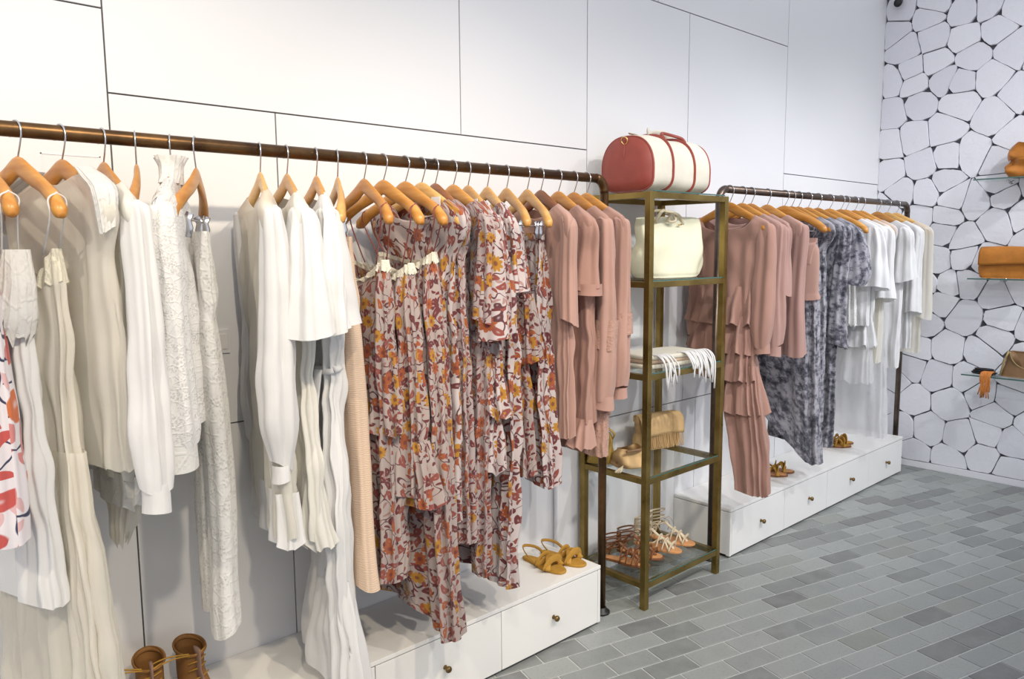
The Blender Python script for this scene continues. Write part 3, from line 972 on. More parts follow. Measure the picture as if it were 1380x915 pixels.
# ------------------------------------------------------------------ rail 1, white section
X, A = .185, 14
hanger(X, A, 'wooden hanger holding the white blouse printed with red flowers', 'wood')
e = garment('floral_blouse', X, A, 'white blouse printed with large red flowers and navy stems', 'blouse', GW)
top(e, 'redfloral', .93, w=.20, hw=.20, seed=3, a=.010)
for s in (-1, 1): sleeve(e, s, 'redfloral', .90, r0=.05, r1=.052, seed=5 + s, out=.0, a=.006)

X, A = .255, 12
hanger(X, A, 'wooden hanger with the lace cup camisole dress straps over its ends', 'wood')
e = garment('camisole_dress', X, A, 'white camisole dress with crochet lace cups under the end of a hanger', 'dress', GW)
cami(e, 'white', 1.40, .72, w0=.14, w1=.19, seed=12, lace=None, a=.010, su=.185, dip=.10)
for s in (-1, 1):
    body('lace_cup', [(1.45, s * .145 - .012, s * .145 + .012, .026, .001), (1.38, s * .135 - .045, s * .135 + .045, .033, .004), (1.32, s * .125 - .06, s * .125 + .055, .037, .006), (1.275, s * .115 - .05, s * .115 + .05, .036, .008)],
         M['lace_solid'], e, seed=20 + s, ks=(9, 16, 25), hem=.02, nz=20, ns=72)

X, A = .326, 15
hanger(X, A, 'wooden hanger with thin white straps hanging from its end', 'wood')
e = garment('maxi_dress', X, A, 'long sheer cream white strappy maxi dress reaching down past the boots', 'dress', GW)
cami(e, 'sheer', 1.44, .30, w0=.13, w1=.235, seed=31, lace='lace_cream', a=.013, su=.185, lacew=.06, waist=1.15, dip=.12)
tier(e, 1.03, .30, -.16, .17, -.235, .245, .045, .012, 'sheer', 33, 'skirt_panel')

X, A = .408, 14
hanger(X, A, 'wooden hanger inside the sheer high necked blouse', 'wood')
e = garment('sheer_blouse', X, A, 'sheer cream blouse with ruffled lace shoulder trim', 'blouse', GW)
top(e, 'sheer', .98, w=.205, hw=.20, seed=41, a=.008, dip=.0, neck=.075)
for s in (-1, 1):
    limb('shoulder_frill', [(s * .095, -.006, 1.622), (s * .15, -.014, 1.598), (s * .205, -.024, 1.565), (s * .216, -.026, 1.49)],
         [(0, .010, .018, .002), (.3, .016, .024, .004), (.7, .012, .024, .005), (1, .008, .016, .004)], M['lace_solid'], e, seed=44 + s, ks=(5, 9, 14), nz=36, wav=.002)

X, A = .491, 3
hanger(X, A, 'pale wooden hanger inside the long sleeved white tunic', 'wood')
e = garment('long_sleeve_tunic', X, A, 'white long sleeved tunic with a lace hem band and a ragged ruffled tail', 'tunic', GW)
top(e, 'offwhite', .93, w=.195, hw=.115, seed=51, a=.014, dip=.02)
band('lace_hem', [(.945, -.117, .117, .037, .008), (.90, -.118, .112, .038, .008), (.865, -.118, .10, .038, .010)], M['lace_solid'], e, seed=58, ks=(5, 8, 11), hem=.014, wob=0)
sleeve(e, 1, 'white', .95, r0=.05, r1=.05, seed=53, a=.008, cuff=.06, gather=.034, rmid=.05, out=.045, nn=-.01)
sleeve(e, -1, 'white', .97, r0=.05, r1=.05, seed=55, a=.008, cuff=.06, gather=.034)
body('tail', [(.93, -.10, .09, .030, .006), (.87, -.10, .05, .026, .008), (.80, -.07, .03, .020, .010), (.755, -.05, .0, .012, .006)], M['sheer'], e, seed=57, ks=(5, 9, 13), nz=18, hem=.02)

X, A = .561, -16
hanger(X, A, 'wooden clip hanger seen edge on, holding cream lace trousers', 'wood', True)
e = garment('lace_shorts', X, A, 'narrow cream lace shorts clipped to a hanger', 'shorts', GW)
trousers(e, 'lace_cream', 1.492, 1.06, w=.125, lw=.06, seed=61, spread=.06, t=.024)

X, A = .639, -22
hanger(X, A, 'dark wooden hanger inside the high necked lace blouse', 'wood_dark')
e = garment('lace_blouse', X, A, 'white lace blouse with ruffled high neck and wide sleeves', 'blouse', GW)
top(e, 'lace_fine', 1.03, w=.19, hw=.17, seed=71, a=.010, dip=.0, neck=.06)
for s in (-1, 1): sleeve(e, s, 'lace_fine', 1.02, r0=.06, r1=.055, rmid=.078, seed=73 + s, a=.006, cuff=.055, gather=.058, cuffmat='lace_solid', out=.004, nn=-.012)
body('collar', [(1.665, -.055, .055, .030, .007), (1.645, -.05, .05, .024, .003), (1.625, -.056, .056, .022, .004), (1.60, -.09, .09, .022, .004)], M['lace_solid'], e, seed=77, ks=(9, 15), nz=16, hem=0)

X, A = .697, -30
hanger(X, A, 'wooden clip hanger holding the long lace trousers', 'wood', True)
e = garment('lace_trousers', X, -15, 'long white lace trousers with two narrow scalloped legs clipped to a hanger', 'trousers', GW)
trousers(e, 'lace', 1.490, .50, w=.115, lw=.058, seed=81, spread=.056, t=.032, a=.005)

X, A = .858, -15
hanger(X, A, 'pale wooden hanger inside the sheer bodied white tunic', 'wood_pale')
e = garment('bishop_sleeve_tunic', X, A, 'white tunic dress with sheer body and bishop sleeves tied at the cuff', 'tunic', GW)
top(e, 'sheer', .73, w=.20, hw=.20, seed=91, a=.010, dip=.02, t=.03)
band('hem_band', [(.85, -.200, .203, .034, .008), (.78, -.202, .207, .038, .010), (.71, -.204, .212, .042, .013)], M['white'], e, seed=92, ks=(6, 9, 13), hem=.012)
for s in (-1, 1): sleeve(e, s, 'white', .92, r0=.05, r1=.05, rmid=.066, seed=93 + s, a=.007, cuff=.035, gather=.026, out=.016, nn=-.01)

X, A = .931, -12
hanger(X, A, 'pale wooden hanger inside the flutter sleeved short white dress', 'wood_pale')
e = garment('flutter_sleeve_dress', X, A, 'white short dress with flutter sleeves, drawn waist and flared hem', 'dress', GW)
top(e, 'offwhite', .70, w=.195, hw=.185, seed=101, a=.011, waist=(1.12, .125), dip=.02)
tier(e, .885, .68, -.17, .175, -.185, .20, .042, .009, 'offwhite', 104, 'hem_frill')
for s in (-1, 1): sleeve(e, s, 'white', 1.25, r0=.056, r1=.085, rmid=.075, seed=105 + s, a=.011, out=.03, nn=-.015)

X, A = 1.016, -16
hanger(X, A, 'wooden hanger inside the white maxi dress with a tie belt', 'wood')
e = garment('belted_maxi_dress', X, A, 'long white maxi dress with short ruffle sleeves and a knotted tie belt', 'dress', GW)
top(e, 'white', .36, w=.195, hw=.165, seed=111, a=.013, waist=(1.13, .115), dip=.02)
tier(e, .56, .27, -.15, .165, -.17, .205, .052, .012, 'white', 114, 'hem_frill', hemfun=lambda u: -.09 * np.clip((u - .09) / .08, 0, 1))
for s in (-1, 1): sleeve(e, s, 'white', 1.24, r0=.056, r1=.082, rmid=.078, seed=115 + s, a=.012, out=.034, nn=-.015)
tb = MB()
tb.tube([(.125 * cos(t), .036 * sin(t), 1.13 - ZR + .004 * sin(3 * t)) for t in np.linspace(0, 2 * pi, 33)], .007, 8, 1.6)
for (q0, q1, z1) in ((.10, .13, .90), (.085, .075, .80), (-.1, -.19, .62)):
    tb.tube(spline([(q0, -.035, 1.13 - ZR), ((q0 + q1) / 2, -.052, (1.13 + z1) / 2 - ZR), (q1, -.05, z1 - ZR)], 12), [.012] * 13, 8, .25)
mk('tie_belt', tb.v, tb.f, M['white'], e)

X, A = 1.081, -22
hanger(X, A, 'pale wooden hanger seen edge on, holding beige crinkled trousers', 'wood_pale', True)
e = garment('crinkle_trousers', X, -13, 'pale beige crinkled cotton trousers with frayed hems', 'trousers', GW)
trousers(e, 'knit', 1.48, .52, w=.095, lw=.064, seed=121, spread=.055, t=.034, a=.006, flare=.045)

# ------------------------------------------------------------------ rail 1, flower prints
X, A = 1.164, -7
hanger(X, A, 'wooden hanger with the first floral sundress straps over it, by the beige trousers', 'wood')
e = garment('floral_sundress', X, A, 'floral sundress with lace edged bodice hanging next to the beige trousers', 'dress', GF)
cami(e, 'floral', 1.405, .50, dip=.055, lacew=.02, t=.036, w0=.125, w1=.15, seed=131, a=.020, strapmat='floral2',
     tiers=((1.15, .93, .15, .17, .04, .014),))

X, A = 1.228, 2
hanger(X, A, 'wooden hanger with the sundress with flounced hem on it', 'wood')
e = garment('floral_flounce_dress', X, A, 'short floral dress with lace edged bodice and flounced hem', 'dress', GF)
cami(e, 'floral', 1.395, .74, dip=.055, lacew=.02, t=.036, w0=.125, w1=.16, seed=141, a=.020, strapmat='floral2', tiers=((.90, .71, .165, .20, .045, .014),))

X, A = 1.304, 3
hanger(X, A, 'honey wooden hanger with the floral maxi dress on it', 'wood')
e = garment('floral_maxi_dress', X, A, 'long floral maxi dress with lace edged bodice, its hem trailing over the plinth edge', 'dress', GF)
cami(e, 'floral', 1.425, .36, dip=.055, lacew=.02, t=.036, w0=.13, w1=.215, seed=151, a=.020, strapmat='floral2', hemfun=lambda u: -.07 * np.clip((u - .06) / .12, 0, 1))

X, A = 1.363, 2
hanger(X, A, 'pale wooden hanger with white paper tag holding a floral wrap dress', 'wood_pale', ptag=True)
e = garment('floral_wrap_dress', X, A, 'pale floral wrap dress with open neckline, between the maxi dress and floral blouses', 'dress', GF)
top(e, 'floral2', .62, w=.17, hw=.15, seed=161, a=.020, dip=.10, waist=(1.25, .13))

X, A = 1.414, -6
hanger(X, A, 'dark wooden hanger among the floral dresses', 'wood_dark')
e = garment('floral_tiered_dress', X, A, 'floral print dress with gathered yoke among the floral dresses', 'dress', GF)
top(e, 'floral3', .55, w=.185, hw=.165, seed=171, a=.020, dip=.03)

X, A = 1.484, -4
hanger(X, A, 'honey wooden hanger with a rounded end in front of the floral blouse', 'wood')
e = garment('floral_tunic', X, A, 'mauve toned floral tunic behind the short sleeved floral blouse', 'tunic', GF)
top(e, 'floral3', .46, w=.185, hw=.165, seed=181, a=.020, dip=.03, hemfun=lambda u: -.04 * np.clip(u / .15, 0, 1))
sleeve(e, 1, 'floral3', 1.23, r0=.05, r1=.06, seed=183, a=.008)

X, A = 1.543, -13
hanger(X, A, 'pale wooden hanger with white paper tag inside the floral blouse', 'wood_pale', ptag=True)
e = garment('floral_peplum_blouse', X, A, 'pale floral blouse with short wide sleeves and layered peplum', 'blouse', GF)
top(e, 'floral2', 1.0, w=.195, hw=.175, seed=191, a=.020, dip=.03)
for s in (-1, 1): sleeve(e, s, 'floral2', 1.19, r0=.055, r1=.075, rmid=.07, seed=192 + s, a=.010, out=.016, nn=-.012)
tier(e, 1.12, .93, -.165, .185, -.185, .205, .045, .014, 'floral2', 195, 'peplum')
tier(e, .97, .76, -.165, .18, -.18, .195, .04, .015, 'floral2', 197, 'peplum')

X, A = 1.623, -17
hanger(X, A, 'pale wooden hanger inside the floral dress beside the clipped skirts', 'wood_pale')
e = garment('floral_midi_dress', X, A, 'long floral dress with short sleeves hanging beside the clipped floral skirts', 'dress', GF)
top(e, 'floral2', .36, w=.19, hw=.19, seed=201, a=.020, dip=.03)
for s in (-1, 1): sleeve(e, s, 'floral2', 1.30, r0=.052, r1=.066, seed=202 + s, a=.009, nn=-.01)

X, A = 1.707, -17
hanger(X, A, 'pale wooden clip hanger holding the flounced floral skirt', 'wood_pale', True)
e = garment('floral_flounced_skirt', X, A, 'floral skirt with a flounce, clipped to a pale hanger', 'skirt', GF)
skirt(e, 'floral', 1.487, .70, w=.12, hw=.155, seed=211, a=.019, tiers=((1.30, 1.08, .155, .175, .04, .014),))

X, A = 1.801, -17
hanger(X, A, 'pale wooden clip hanger holding the plain gathered floral skirt', 'wood_pale', True)
e = garment('floral_gathered_skirt', X, A, 'long gathered floral skirt without flounce, next to the pink clothes', 'skirt', GF)
skirt(e, 'floral2', 1.484, .645, w=.115, hw=.165, seed=221, a=.019)

# ------------------------------------------------------------------ rail 1, dusty pink
X, A = 1.865, -13
hanger(X, A, 'dark wooden hanger inside the pleated pink dress', 'wood_dark')
e = garment('pleated_pink_dress', X, A, 'dusty pink pleated dress next to the floral skirts', 'dress', GP)
top(e, 'pink2', .80, w=.19, hw=.16, seed=231, a=.011, dip=.03, ks=(9, 13, 18))
sleeve(e, 1, 'pink2', 1.20, r0=.046, r1=.036, seed=233, a=.004)
sleeve(e, -1, 'pink2', 1.20, r0=.046, r1=.036, seed=235, a=.004)

X, A = 1.952, -11
hanger(X, A, 'wooden hanger inside the short sleeved pink dress', 'wood')
e = garment('short_sleeve_pink_dress', X, A, 'dusty pink dress with short rolled sleeves and ruffled hem', 'dress', GP)
top(e, 'pink', .84, w=.195, hw=.19, seed=241, a=.012, dip=.03)
tier(e, .86, .76, -.18, .195, -.19, .205, .045, .010, 'pink2', 243, 'hem_frill')
for s in (-1, 1): sleeve(e, s, 'pink', 1.32, r0=.052, r1=.056, seed=244 + s, a=.006, cuff=.03, nn=-.01)

X, A = 2.032, -9
hanger(X, A, 'wooden hanger inside the pink dress with lace hem', 'wood')
e = garment('lace_hem_pink_dress', X, A, 'dusty pink dress with bishop sleeves and a pale lace hem band', 'dress', GP)
top(e, 'pink', .86, w=.195, hw=.185, seed=251, a=.011, dip=.03)
band('lace_hem', [(.87, -.175, .19, .040, .006), (.80, -.18, .192, .041, .006), (.715, -.18, .195, .042, .008)], M['pinklace'], e, seed=252, hem=.008)
for s in (-1, 1):
    sleeve(e, s, 'pink2', .93, r0=.05, r1=.05, rmid=.058, seed=253 + s, a=.006, cuff=.04, gather=.04, out=.012, nn=-.012)
    limb('lace_insert', [(s * .193, -.012, 1.20), (s * .193, -.013, 1.15), (s * .193, -.014, 1.10)], [(0, .050, .037, .003), (1, .051, .038, .003)], M['pinklace'], e, seed=257 + s, nz=10)

X, A = 2.099, -6
hanger(X, A, 'wooden hanger nearest the brass shelf at the end of the long rail', 'wood')
e = garment('bishop_sleeve_pink_blouse', X, A, 'dusty pink blouse with long bishop sleeves nearest the brass shelf', 'blouse', GP)
top(e, 'pink', .98, w=.195, hw=.18, seed=261, a=.010, dip=.05)
for s in (-1, 1):
    sleeve(e, s, 'pink2', .95, r0=.048, r1=.05, rmid=.055, seed=262 + s, a=.007, cuff=.035, gather=.034, out=.012, nn=-.012)
    limb('lace_insert', [(s * .193, -.012, 1.22), (s * .193, -.013, 1.18), (s * .193, -.014, 1.14)], [(0, .047, .035, .003), (1, .048, .036, .003)], M['pinklace'], e, seed=267 + s, nz=10)

# ------------------------------------------------------------------ rail 2
X, A = 3.049, -4
hanger(X, A, 'wooden hanger holding the ruffled pink dress behind the brass shelf', 'wood')
e = garment('ruffled_pink_dress', X, A, 'dusty pink V neck dress with tiers of ruffles and a long trailing panel', 'dress', G2)
top(e, 'pink', 1.14, w=.20, hw=.175, seed=301, a=.009, dip=.15, neck=.13)
tier(e, 1.27, 1.10, -.165, .150, -.20, .165, .055, .020, 'pink', 303)
tier(e, 1.14, .97, -.16, .150, -.19, .165, .060, .022, 'pink', 305)
tier(e, 1.02, .85, -.12, .150, -.13, .165, .055, .022, 'pink', 307)
tier(e, .90, .70, .0, .17, .01, .20, .048, .018, 'pink', 309)
body('trailing_panel', [(.92, -.05, .17, .030, .008), (.72, .01, .205, .036, .014), (.52, .05, .225, .038, .016), (.34, .08, .23, .034, .018)], M['pink'], e, seed=311, ks=(6, 9, 13, 18), hem=.014, nz=40)
for s in (-1, 1): sleeve(e, s, 'pink', 1.02, r0=.05, r1=.05, rmid=.058, seed=312 + s, a=.005, cuff=.04, gather=.034, out=.016, nn=-.006)

X, A = 3.155, -6
hanger(X, A, 'wooden hanger inside the long sleeved pink blouse behind the ruffled dress', 'wood')
e = garment('long_sleeve_pink_blouse', X, A, 'dusty pink blouse with long sleeves just behind the ruffled pink dress', 'blouse', G2)
top(e, 'pink3', .99, w=.195, hw=.18, seed=321, a=.010, dip=.03)
for s in (-1, 1): sleeve(e, s, 'pink3', 1.0, r0=.05, r1=.05, rmid=.056, seed=322 + s, a=.005, cuff=.04, gather=.036, out=.014)

X, A = 3.23, -8
hanger(X, A, 'wooden hanger with the mauve pink shirt', 'wood')
e = garment('mauve_pink_shirt', X, A, 'mauve pink shirt with elbow sleeves between two pink tops', 'shirt', G2)
top(e, 'pink3', 1.02, w=.195, hw=.17, seed=331, a=.009, dip=.03)
for s in (-1, 1): sleeve(e, s, 'pink3', 1.24, r0=.05, r1=.052, seed=332 + s, a=.005)

X, A = 3.376, -10
hanger(X, A, 'pale wooden hanger with the rose tunic', 'wood')
e = garment('rose_tunic', X, A, 'rose pink tunic with long straight sleeves before the pink shorts', 'tunic', G2)
top(e, 'pink2', .94, w=.195, hw=.17, seed=341, a=.010, dip=.03)
for s in (-1, 1): sleeve(e, s, 'pink3', .95, r0=.05, r1=.05, seed=342 + s, a=.005)

X, A = 3.54, 10
hanger(X, A, 'wooden clip hanger holding the pink shorts', 'wood', True)
e = garment('pink_shorts', X, A, 'rose pink shorts clipped to a hanger in front of the grey dress', 'shorts', G2)
trousers(e, 'pink2', 1.485, 1.20, w=.165, lw=.095, seed=351, spread=.085, t=.035, a=.004, split=1.36)

X, A = 3.61, -8
hanger(X, A, 'wooden hanger with the long grey patterned dress', 'wood')
e = garment('grey_print_maxi_dress', X, A, 'long grey blue printed maxi dress with a trailing uneven hem', 'dress', G2)
cami(e, 'toile', 1.47, .50, w0=.15, w1=.21, seed=361, lace=None, a=.013, strapmat='toile', hemfun=lambda u: .16 * np.clip(-u / .2, -.8, 1))

X, A = 3.68, -8
hanger(X, A, 'wooden hanger behind the long grey dress', 'wood')
e = garment('grey_print_kaftan', X, A, 'grey blue printed kaftan dress behind the long grey maxi dress', 'dress', G2)
top(e, 'toile', .56, w=.18, hw=.185, seed=371, a=.013, dip=.05)

X, A = 3.78, -5
hanger(X, A, 'wooden hanger inside the grey dress with long sleeves', 'wood')
e = garment('grey_print_sleeved_dress', X, A, 'grey blue printed dress with long sleeves', 'dress', G2)
top(e, 'toile', .42, w=.19, hw=.18, seed=381, a=.012, dip=.03)
for s in (-1, 1): sleeve(e, s, 'toile', .95, r0=.05, r1=.056, seed=382 + s, a=.006)

X, A = 3.885, -2
hanger(X, A, 'wooden hanger inside the short grey printed blouse', 'wood')
e = garment('grey_print_blouse', X, A, 'grey blue printed blouse with short puffed sleeves next to the white tops', 'blouse', G2)
top(e, 'toile', .98, w=.19, hw=.17, seed=391, a=.011, dip=.03)
for s in (-1, 1): sleeve(e, s, 'toile', 1.26, r0=.058, r1=.05, rmid=.075, seed=392 + s, a=.008, gather=.05, out=.03)

specs = [
    (4.018, 4, 'lace_skirt', 'short white lace skirt clipped next to the grey blouse', 'skirt', 'wooden clip hanger holding the short lace skirt'),
    (4.149, -3, 'ruffle_sleeve_blouse', 'white blouse with ruffled short sleeves on the rail beside the stone wall', 'blouse', 'wooden hanger inside the ruffle sleeved white blouse'),
    (4.21, -3, 'ruffle_tunic', 'white tunic with a ruffled peplum hem behind the ruffle sleeved blouse', 'tunic', 'wooden hanger inside the peplum tunic'),
    (4.323, -6, 'gauze_shirt', 'white gauze shirt with loose elbow sleeves', 'shirt', 'wooden hanger inside the gauze shirt'),
    (4.41, -6, 'sheer_dress', 'very sheer long white dress near the end of the rail', 'dress', 'wooden hanger inside the very sheer dress'),
    (4.63, -12, 'white_t_shirt', 'white cotton top with plain short sleeves near the stone wall', 'shirt', 'wooden hanger inside the plain short sleeved top'),
    (4.767, -9, 'white_long_blouse', 'plain white blouse with straight sleeves second from the stone wall', 'blouse', 'pale hanger second from the stone wall'),
    (4.898, -2, 'cream_sheer_blouse', 'sheer cream blouse closest to the stone wall', 'blouse', 'pale hanger closest to the stone wall'),
]
for i, (X, A, nm, lb, ct, hl) in enumerate(specs):
    hanger(X, A, hl, 'wood_pale' if i > 5 else 'wood', i == 0)
    e = garment(nm, X, A, lb, ct, G2)
    sd = 400 + i * 10
    if i == 0: skirt(e, 'lace', 1.485, 1.03, w=.13, hw=.17, seed=sd)
    elif i == 1:
        top(e, 'white', 1.02, w=.19, hw=.18, seed=sd, a=.011)
        for s in (-1, 1): sleeve(e, s, 'white', 1.22, r0=.056, r1=.085, rmid=.075, seed=sd + s + 2, a=.012, out=.03)
    elif i == 2:
        top(e, 'white', .90, w=.19, hw=.18, seed=sd, a=.011)
        tier(e, 1.06, .90, -.17, .18, -.19, .20, .05, .016, 'white', sd + 3, 'peplum')
        tier(e, .93, .70, -.17, .18, -.18, .19, .05, .012, 'sheer2', sd + 4, 'peplum')
    elif i == 3:
        top(e, 'sheer', .80, w=.19, hw=.18, seed=sd, a=.011)
        for s in (-1, 1): sleeve(e, s, 'white', 1.15, r0=.055, r1=.065, seed=sd + s + 2, a=.008)
    elif i == 4: top(e, 'sheer2', .36, w=.18, hw=.19, seed=sd, a=.011)
    elif i == 5:
        top(e, 'white', .74, w=.19, hw=.175, seed=sd, a=.010)
        for s in (-1, 1): sleeve(e, s, 'white', 1.25, r0=.054, r1=.06, seed=sd + s + 2, a=.007)
    elif i == 6:
        top(e, 'white', .84, w=.19, hw=.175, seed=sd, a=.010)
        for s in (-1, 1): sleeve(e, s, 'white', 1.05, r0=.05, r1=.05, seed=sd + s + 2, a=.006)
    else:
        top(e, 'sheer', .80, w=.185, hw=.175, seed=sd, a=.010)
        for s in (-1, 1): sleeve(e, s, 'sheer', 1.02, r0=.048, r1=.046, seed=sd + s + 2, a=.005)

# ================================================================== SHOES
def sole_outline(L, W, n=40):
    """foot shaped outline, heel at 0, toe at L"""
    pts = []
    for i in range(n):
        t = 2 * pi * i / n
        x = .5 - .5 * cos(t)
        k = abs(sin(t)) ** .75
        wprof = .62 + .38 * sin(min(1, max(0, (x - .25) / .55)) * pi * .62) - .10 * math.exp(-((x - .38) / .13) ** 2)
        sgn = 1 if sin(t) >= 0 else -1
        pts.append((x * L, sgn * k * W * .5 * wprof * (1.0 if sgn > 0 else .96) + .004 * sin(x * pi)))
    return pts

def arch(x, W, h, lean=0.0, n=12, side=1.0):
    return [(x + lean * sin(t), W * .5 * cos(t) * side, .010 + h * sin(t)) for t in np.linspace(0, pi, n + 1)]

def sandal(loc, ang, label, group, strap_mat, sole_mat, insole_mat, kind='slide', L=.235, W=.085, mirror=1, name='sandal', cat='sandal'):
    e = empty(name, loc, ang)
    tag(e, label, cat, group)
    out = [(x, y * mirror) for x, y in sole_outline(L, W)]
    if mirror < 0: out = out[::-1]
    n = len(out)
    V, Fc = [], []
    lev = [(.0005, .97), (.003, 1.0), (.009, 1.0), (.011, .97)]
    for z, k in lev:
        V += [((x - L / 2) * k + L / 2, y * k, z) for x, y in out]
    for r_ in range(3):
        for i in range(n): Fc.append((r_ * n + i, r_ * n + (i + 1) % n, (r_ + 1) * n + (i + 1) % n, (r_ + 1) * n + i))
    Fc.append(tuple(range(n))[::-1]); Fc.append(tuple(3 * n + i for i in range(n)))
    mk('sole', V, Fc, M[sole_mat], e, False)
    ins = [((x - L / 2) * .94 + L / 2, y * .90) for x, y in out]
    V = [(x, y, .0105) for x, y in ins] + [(x, y, .0125) for x, y in ins]
    Fc = [(i, (i + 1) % n, n + (i + 1) % n, n + i) for i in range(n)] + [tuple(n + i for i in range(n))]
    mk('insole', V, Fc, M[insole_mat], e, False)
    sm = M[strap_mat]
    def st(pts, r=.005, fl=.28, nm='strap', up=None): 
        V, Fc = tube(pts, r, 8, fl, up)
        return mk(nm, V, Fc, sm, e)
    if kind == 'slide':
        st(arch(L * .72, W * .98, .038, .01), .016, .18, up=(1, 0, 0))
        st(spline([(L * .78, W * .46, .010), (L * .66, W * .1, .046), (L * .50, -W * .44, .012)], 14), .011, .22)
        st(spline([(L * .78, -W * .46, .010), (L * .66, -W * .1, .047), (L * .50, W * .44, .012)], 14), .011, .22)
        st(arch(L * .50, W * .86, .044, .01), .010, .25, up=(1, 0, 0))
        st(spline([(L * .48, W * .42, .016), (L * .2, W * .40, .045), (L * .02, 0, .052), (L * .2, -W * .40, .045), (L * .48, -W * .42, .016)], 24), .0055, .4, 'heel_strap')
    else:
        hs = [.80, .68, .56, .44] if kind == 'glad' else [.80, .66, .54]
        for k, h in enumerate(hs):
            st(arch(L * h, W * (.96 - .05 * k), .030 + .012 * k, .006), .0075, .25, up=(1, 0, 0))
        st(spline([(L * .84, 0, .012), (L * .70, 0, .042), (L * .52, 0, .060), (L * .36, 0, .085)], 16), .006, .35, 'centre_strap')
        for s in (-1, 1):
            st(spline([(L * .80, s * W * .40, .012), (L * .62, 0, .050), (L * .44, -s * W * .36, .030)], 12), .0045, .35)
            st(spline([(L * .10, s * W * .30, .012), (L * .16, s * W * .34, .05), (L * .30, s * W * .16, .088)], 12), .005, .35)
        for z in ((.060, .085, .11) if kind == 'glad' else (.07, .10, .13)):
            st([(L * .19 + .036 * cos(t), .030 * sin(t), z + .010 * cos(t)) for t in np.linspace(0, 2 * pi, 25)], .0048, .35, 'ankle_strap')
        hc = [(L * .02 + .004, 0, .012), (L * .04, 0, .05), (L * .05, 0, .09 if kind == 'glad' else .12)]
        st(spline(hc, 8), .011, .25, 'heel_counter', up=(0, 1, 0))
        # laces
        st(spline([(L * .30, .026, .09), (L * .38, .045, .07), (L * .34, .05, .03)], 8), .0018, 1.0, 'lace')
        st(spline([(L * .30, .020, .09), (L * .42, .03, .10), (L * .46, .055, .06)], 8), .0018, 1.0, 'lace')
    return e

def foot(h, t): 
    d = (t[0] - h[0], t[1] - h[1]); return atan2(d[1], d[0])
gs = 'mustard sandals on the long plinth'
sandal((1.955, -.065, HB), radians(-88), 'mustard suede strappy sandal on the long plinth, by the floral dresses', gs, 'mustard', 'mustard', 'mustard', 'slide', L=.215)
sandal((2.045, -.075, HB), radians(-84), 'mustard suede strappy sandal on the long plinth, by the plinth end', gs, 'mustard', 'mustard', 'mustard', 'slide', L=.215, mirror=-1)
gs = 'tan sandals on the plinth by the stone wall'
sandal((3.60, -.06, HB), radians(-60), 'tan slide sandal behind the trailing ruffle of the pink dress', gs, 'mustard', 'brown', 'insole', 'slide', L=.21)
sandal((3.69, -.05, HB), radians(-62), 'tan slide sandal beside another one, behind the pink ruffles', gs, 'mustard', 'brown', 'insole', 'slide', L=.21, mirror=-1)
sandal((4.40, -.05, HB), radians(-48), 'brown slide sandal beside the hem of the grey dress', gs, 'mustard', 'brown', 'mustard', 'slide', L=.21)
sandal((4.48, -.03, HB), radians(-46), 'brown slide sandal on the plinth under the white clothes', gs, 'mustard', 'brown', 'mustard', 'slide', L=.21, mirror=-1)
zb = GZ(.112)
gs = 'gladiator sandals on the lowest glass shelf'
sandal((2.40, -.085, zb), radians(-72), 'brown strappy gladiator sandal next to the shelf post, lowest shelf', gs, 'brown', 'brown', 'insole', 'glad', L=.215)
sandal((2.51, -.075, zb), radians(-72), 'brown strappy gladiator sandal in the middle of the lowest shelf', gs, 'brown', 'brown', 'insole', 'glad', L=.215, mirror=-1)
sandal((2.63, -.075, zb), radians(-75), 'bone coloured lace up gladiator sandal with tan insole, by the brown pair', gs, 'bone', 'insole', 'insole', 'tall', L=.225)
sandal((2.745, -.065, zb), radians(-75), 'bone coloured lace up gladiator sandal with tan insole, by the far shelf post', gs, 'bone', 'insole', 'insole', 'tall', L=.225, mirror=-1)

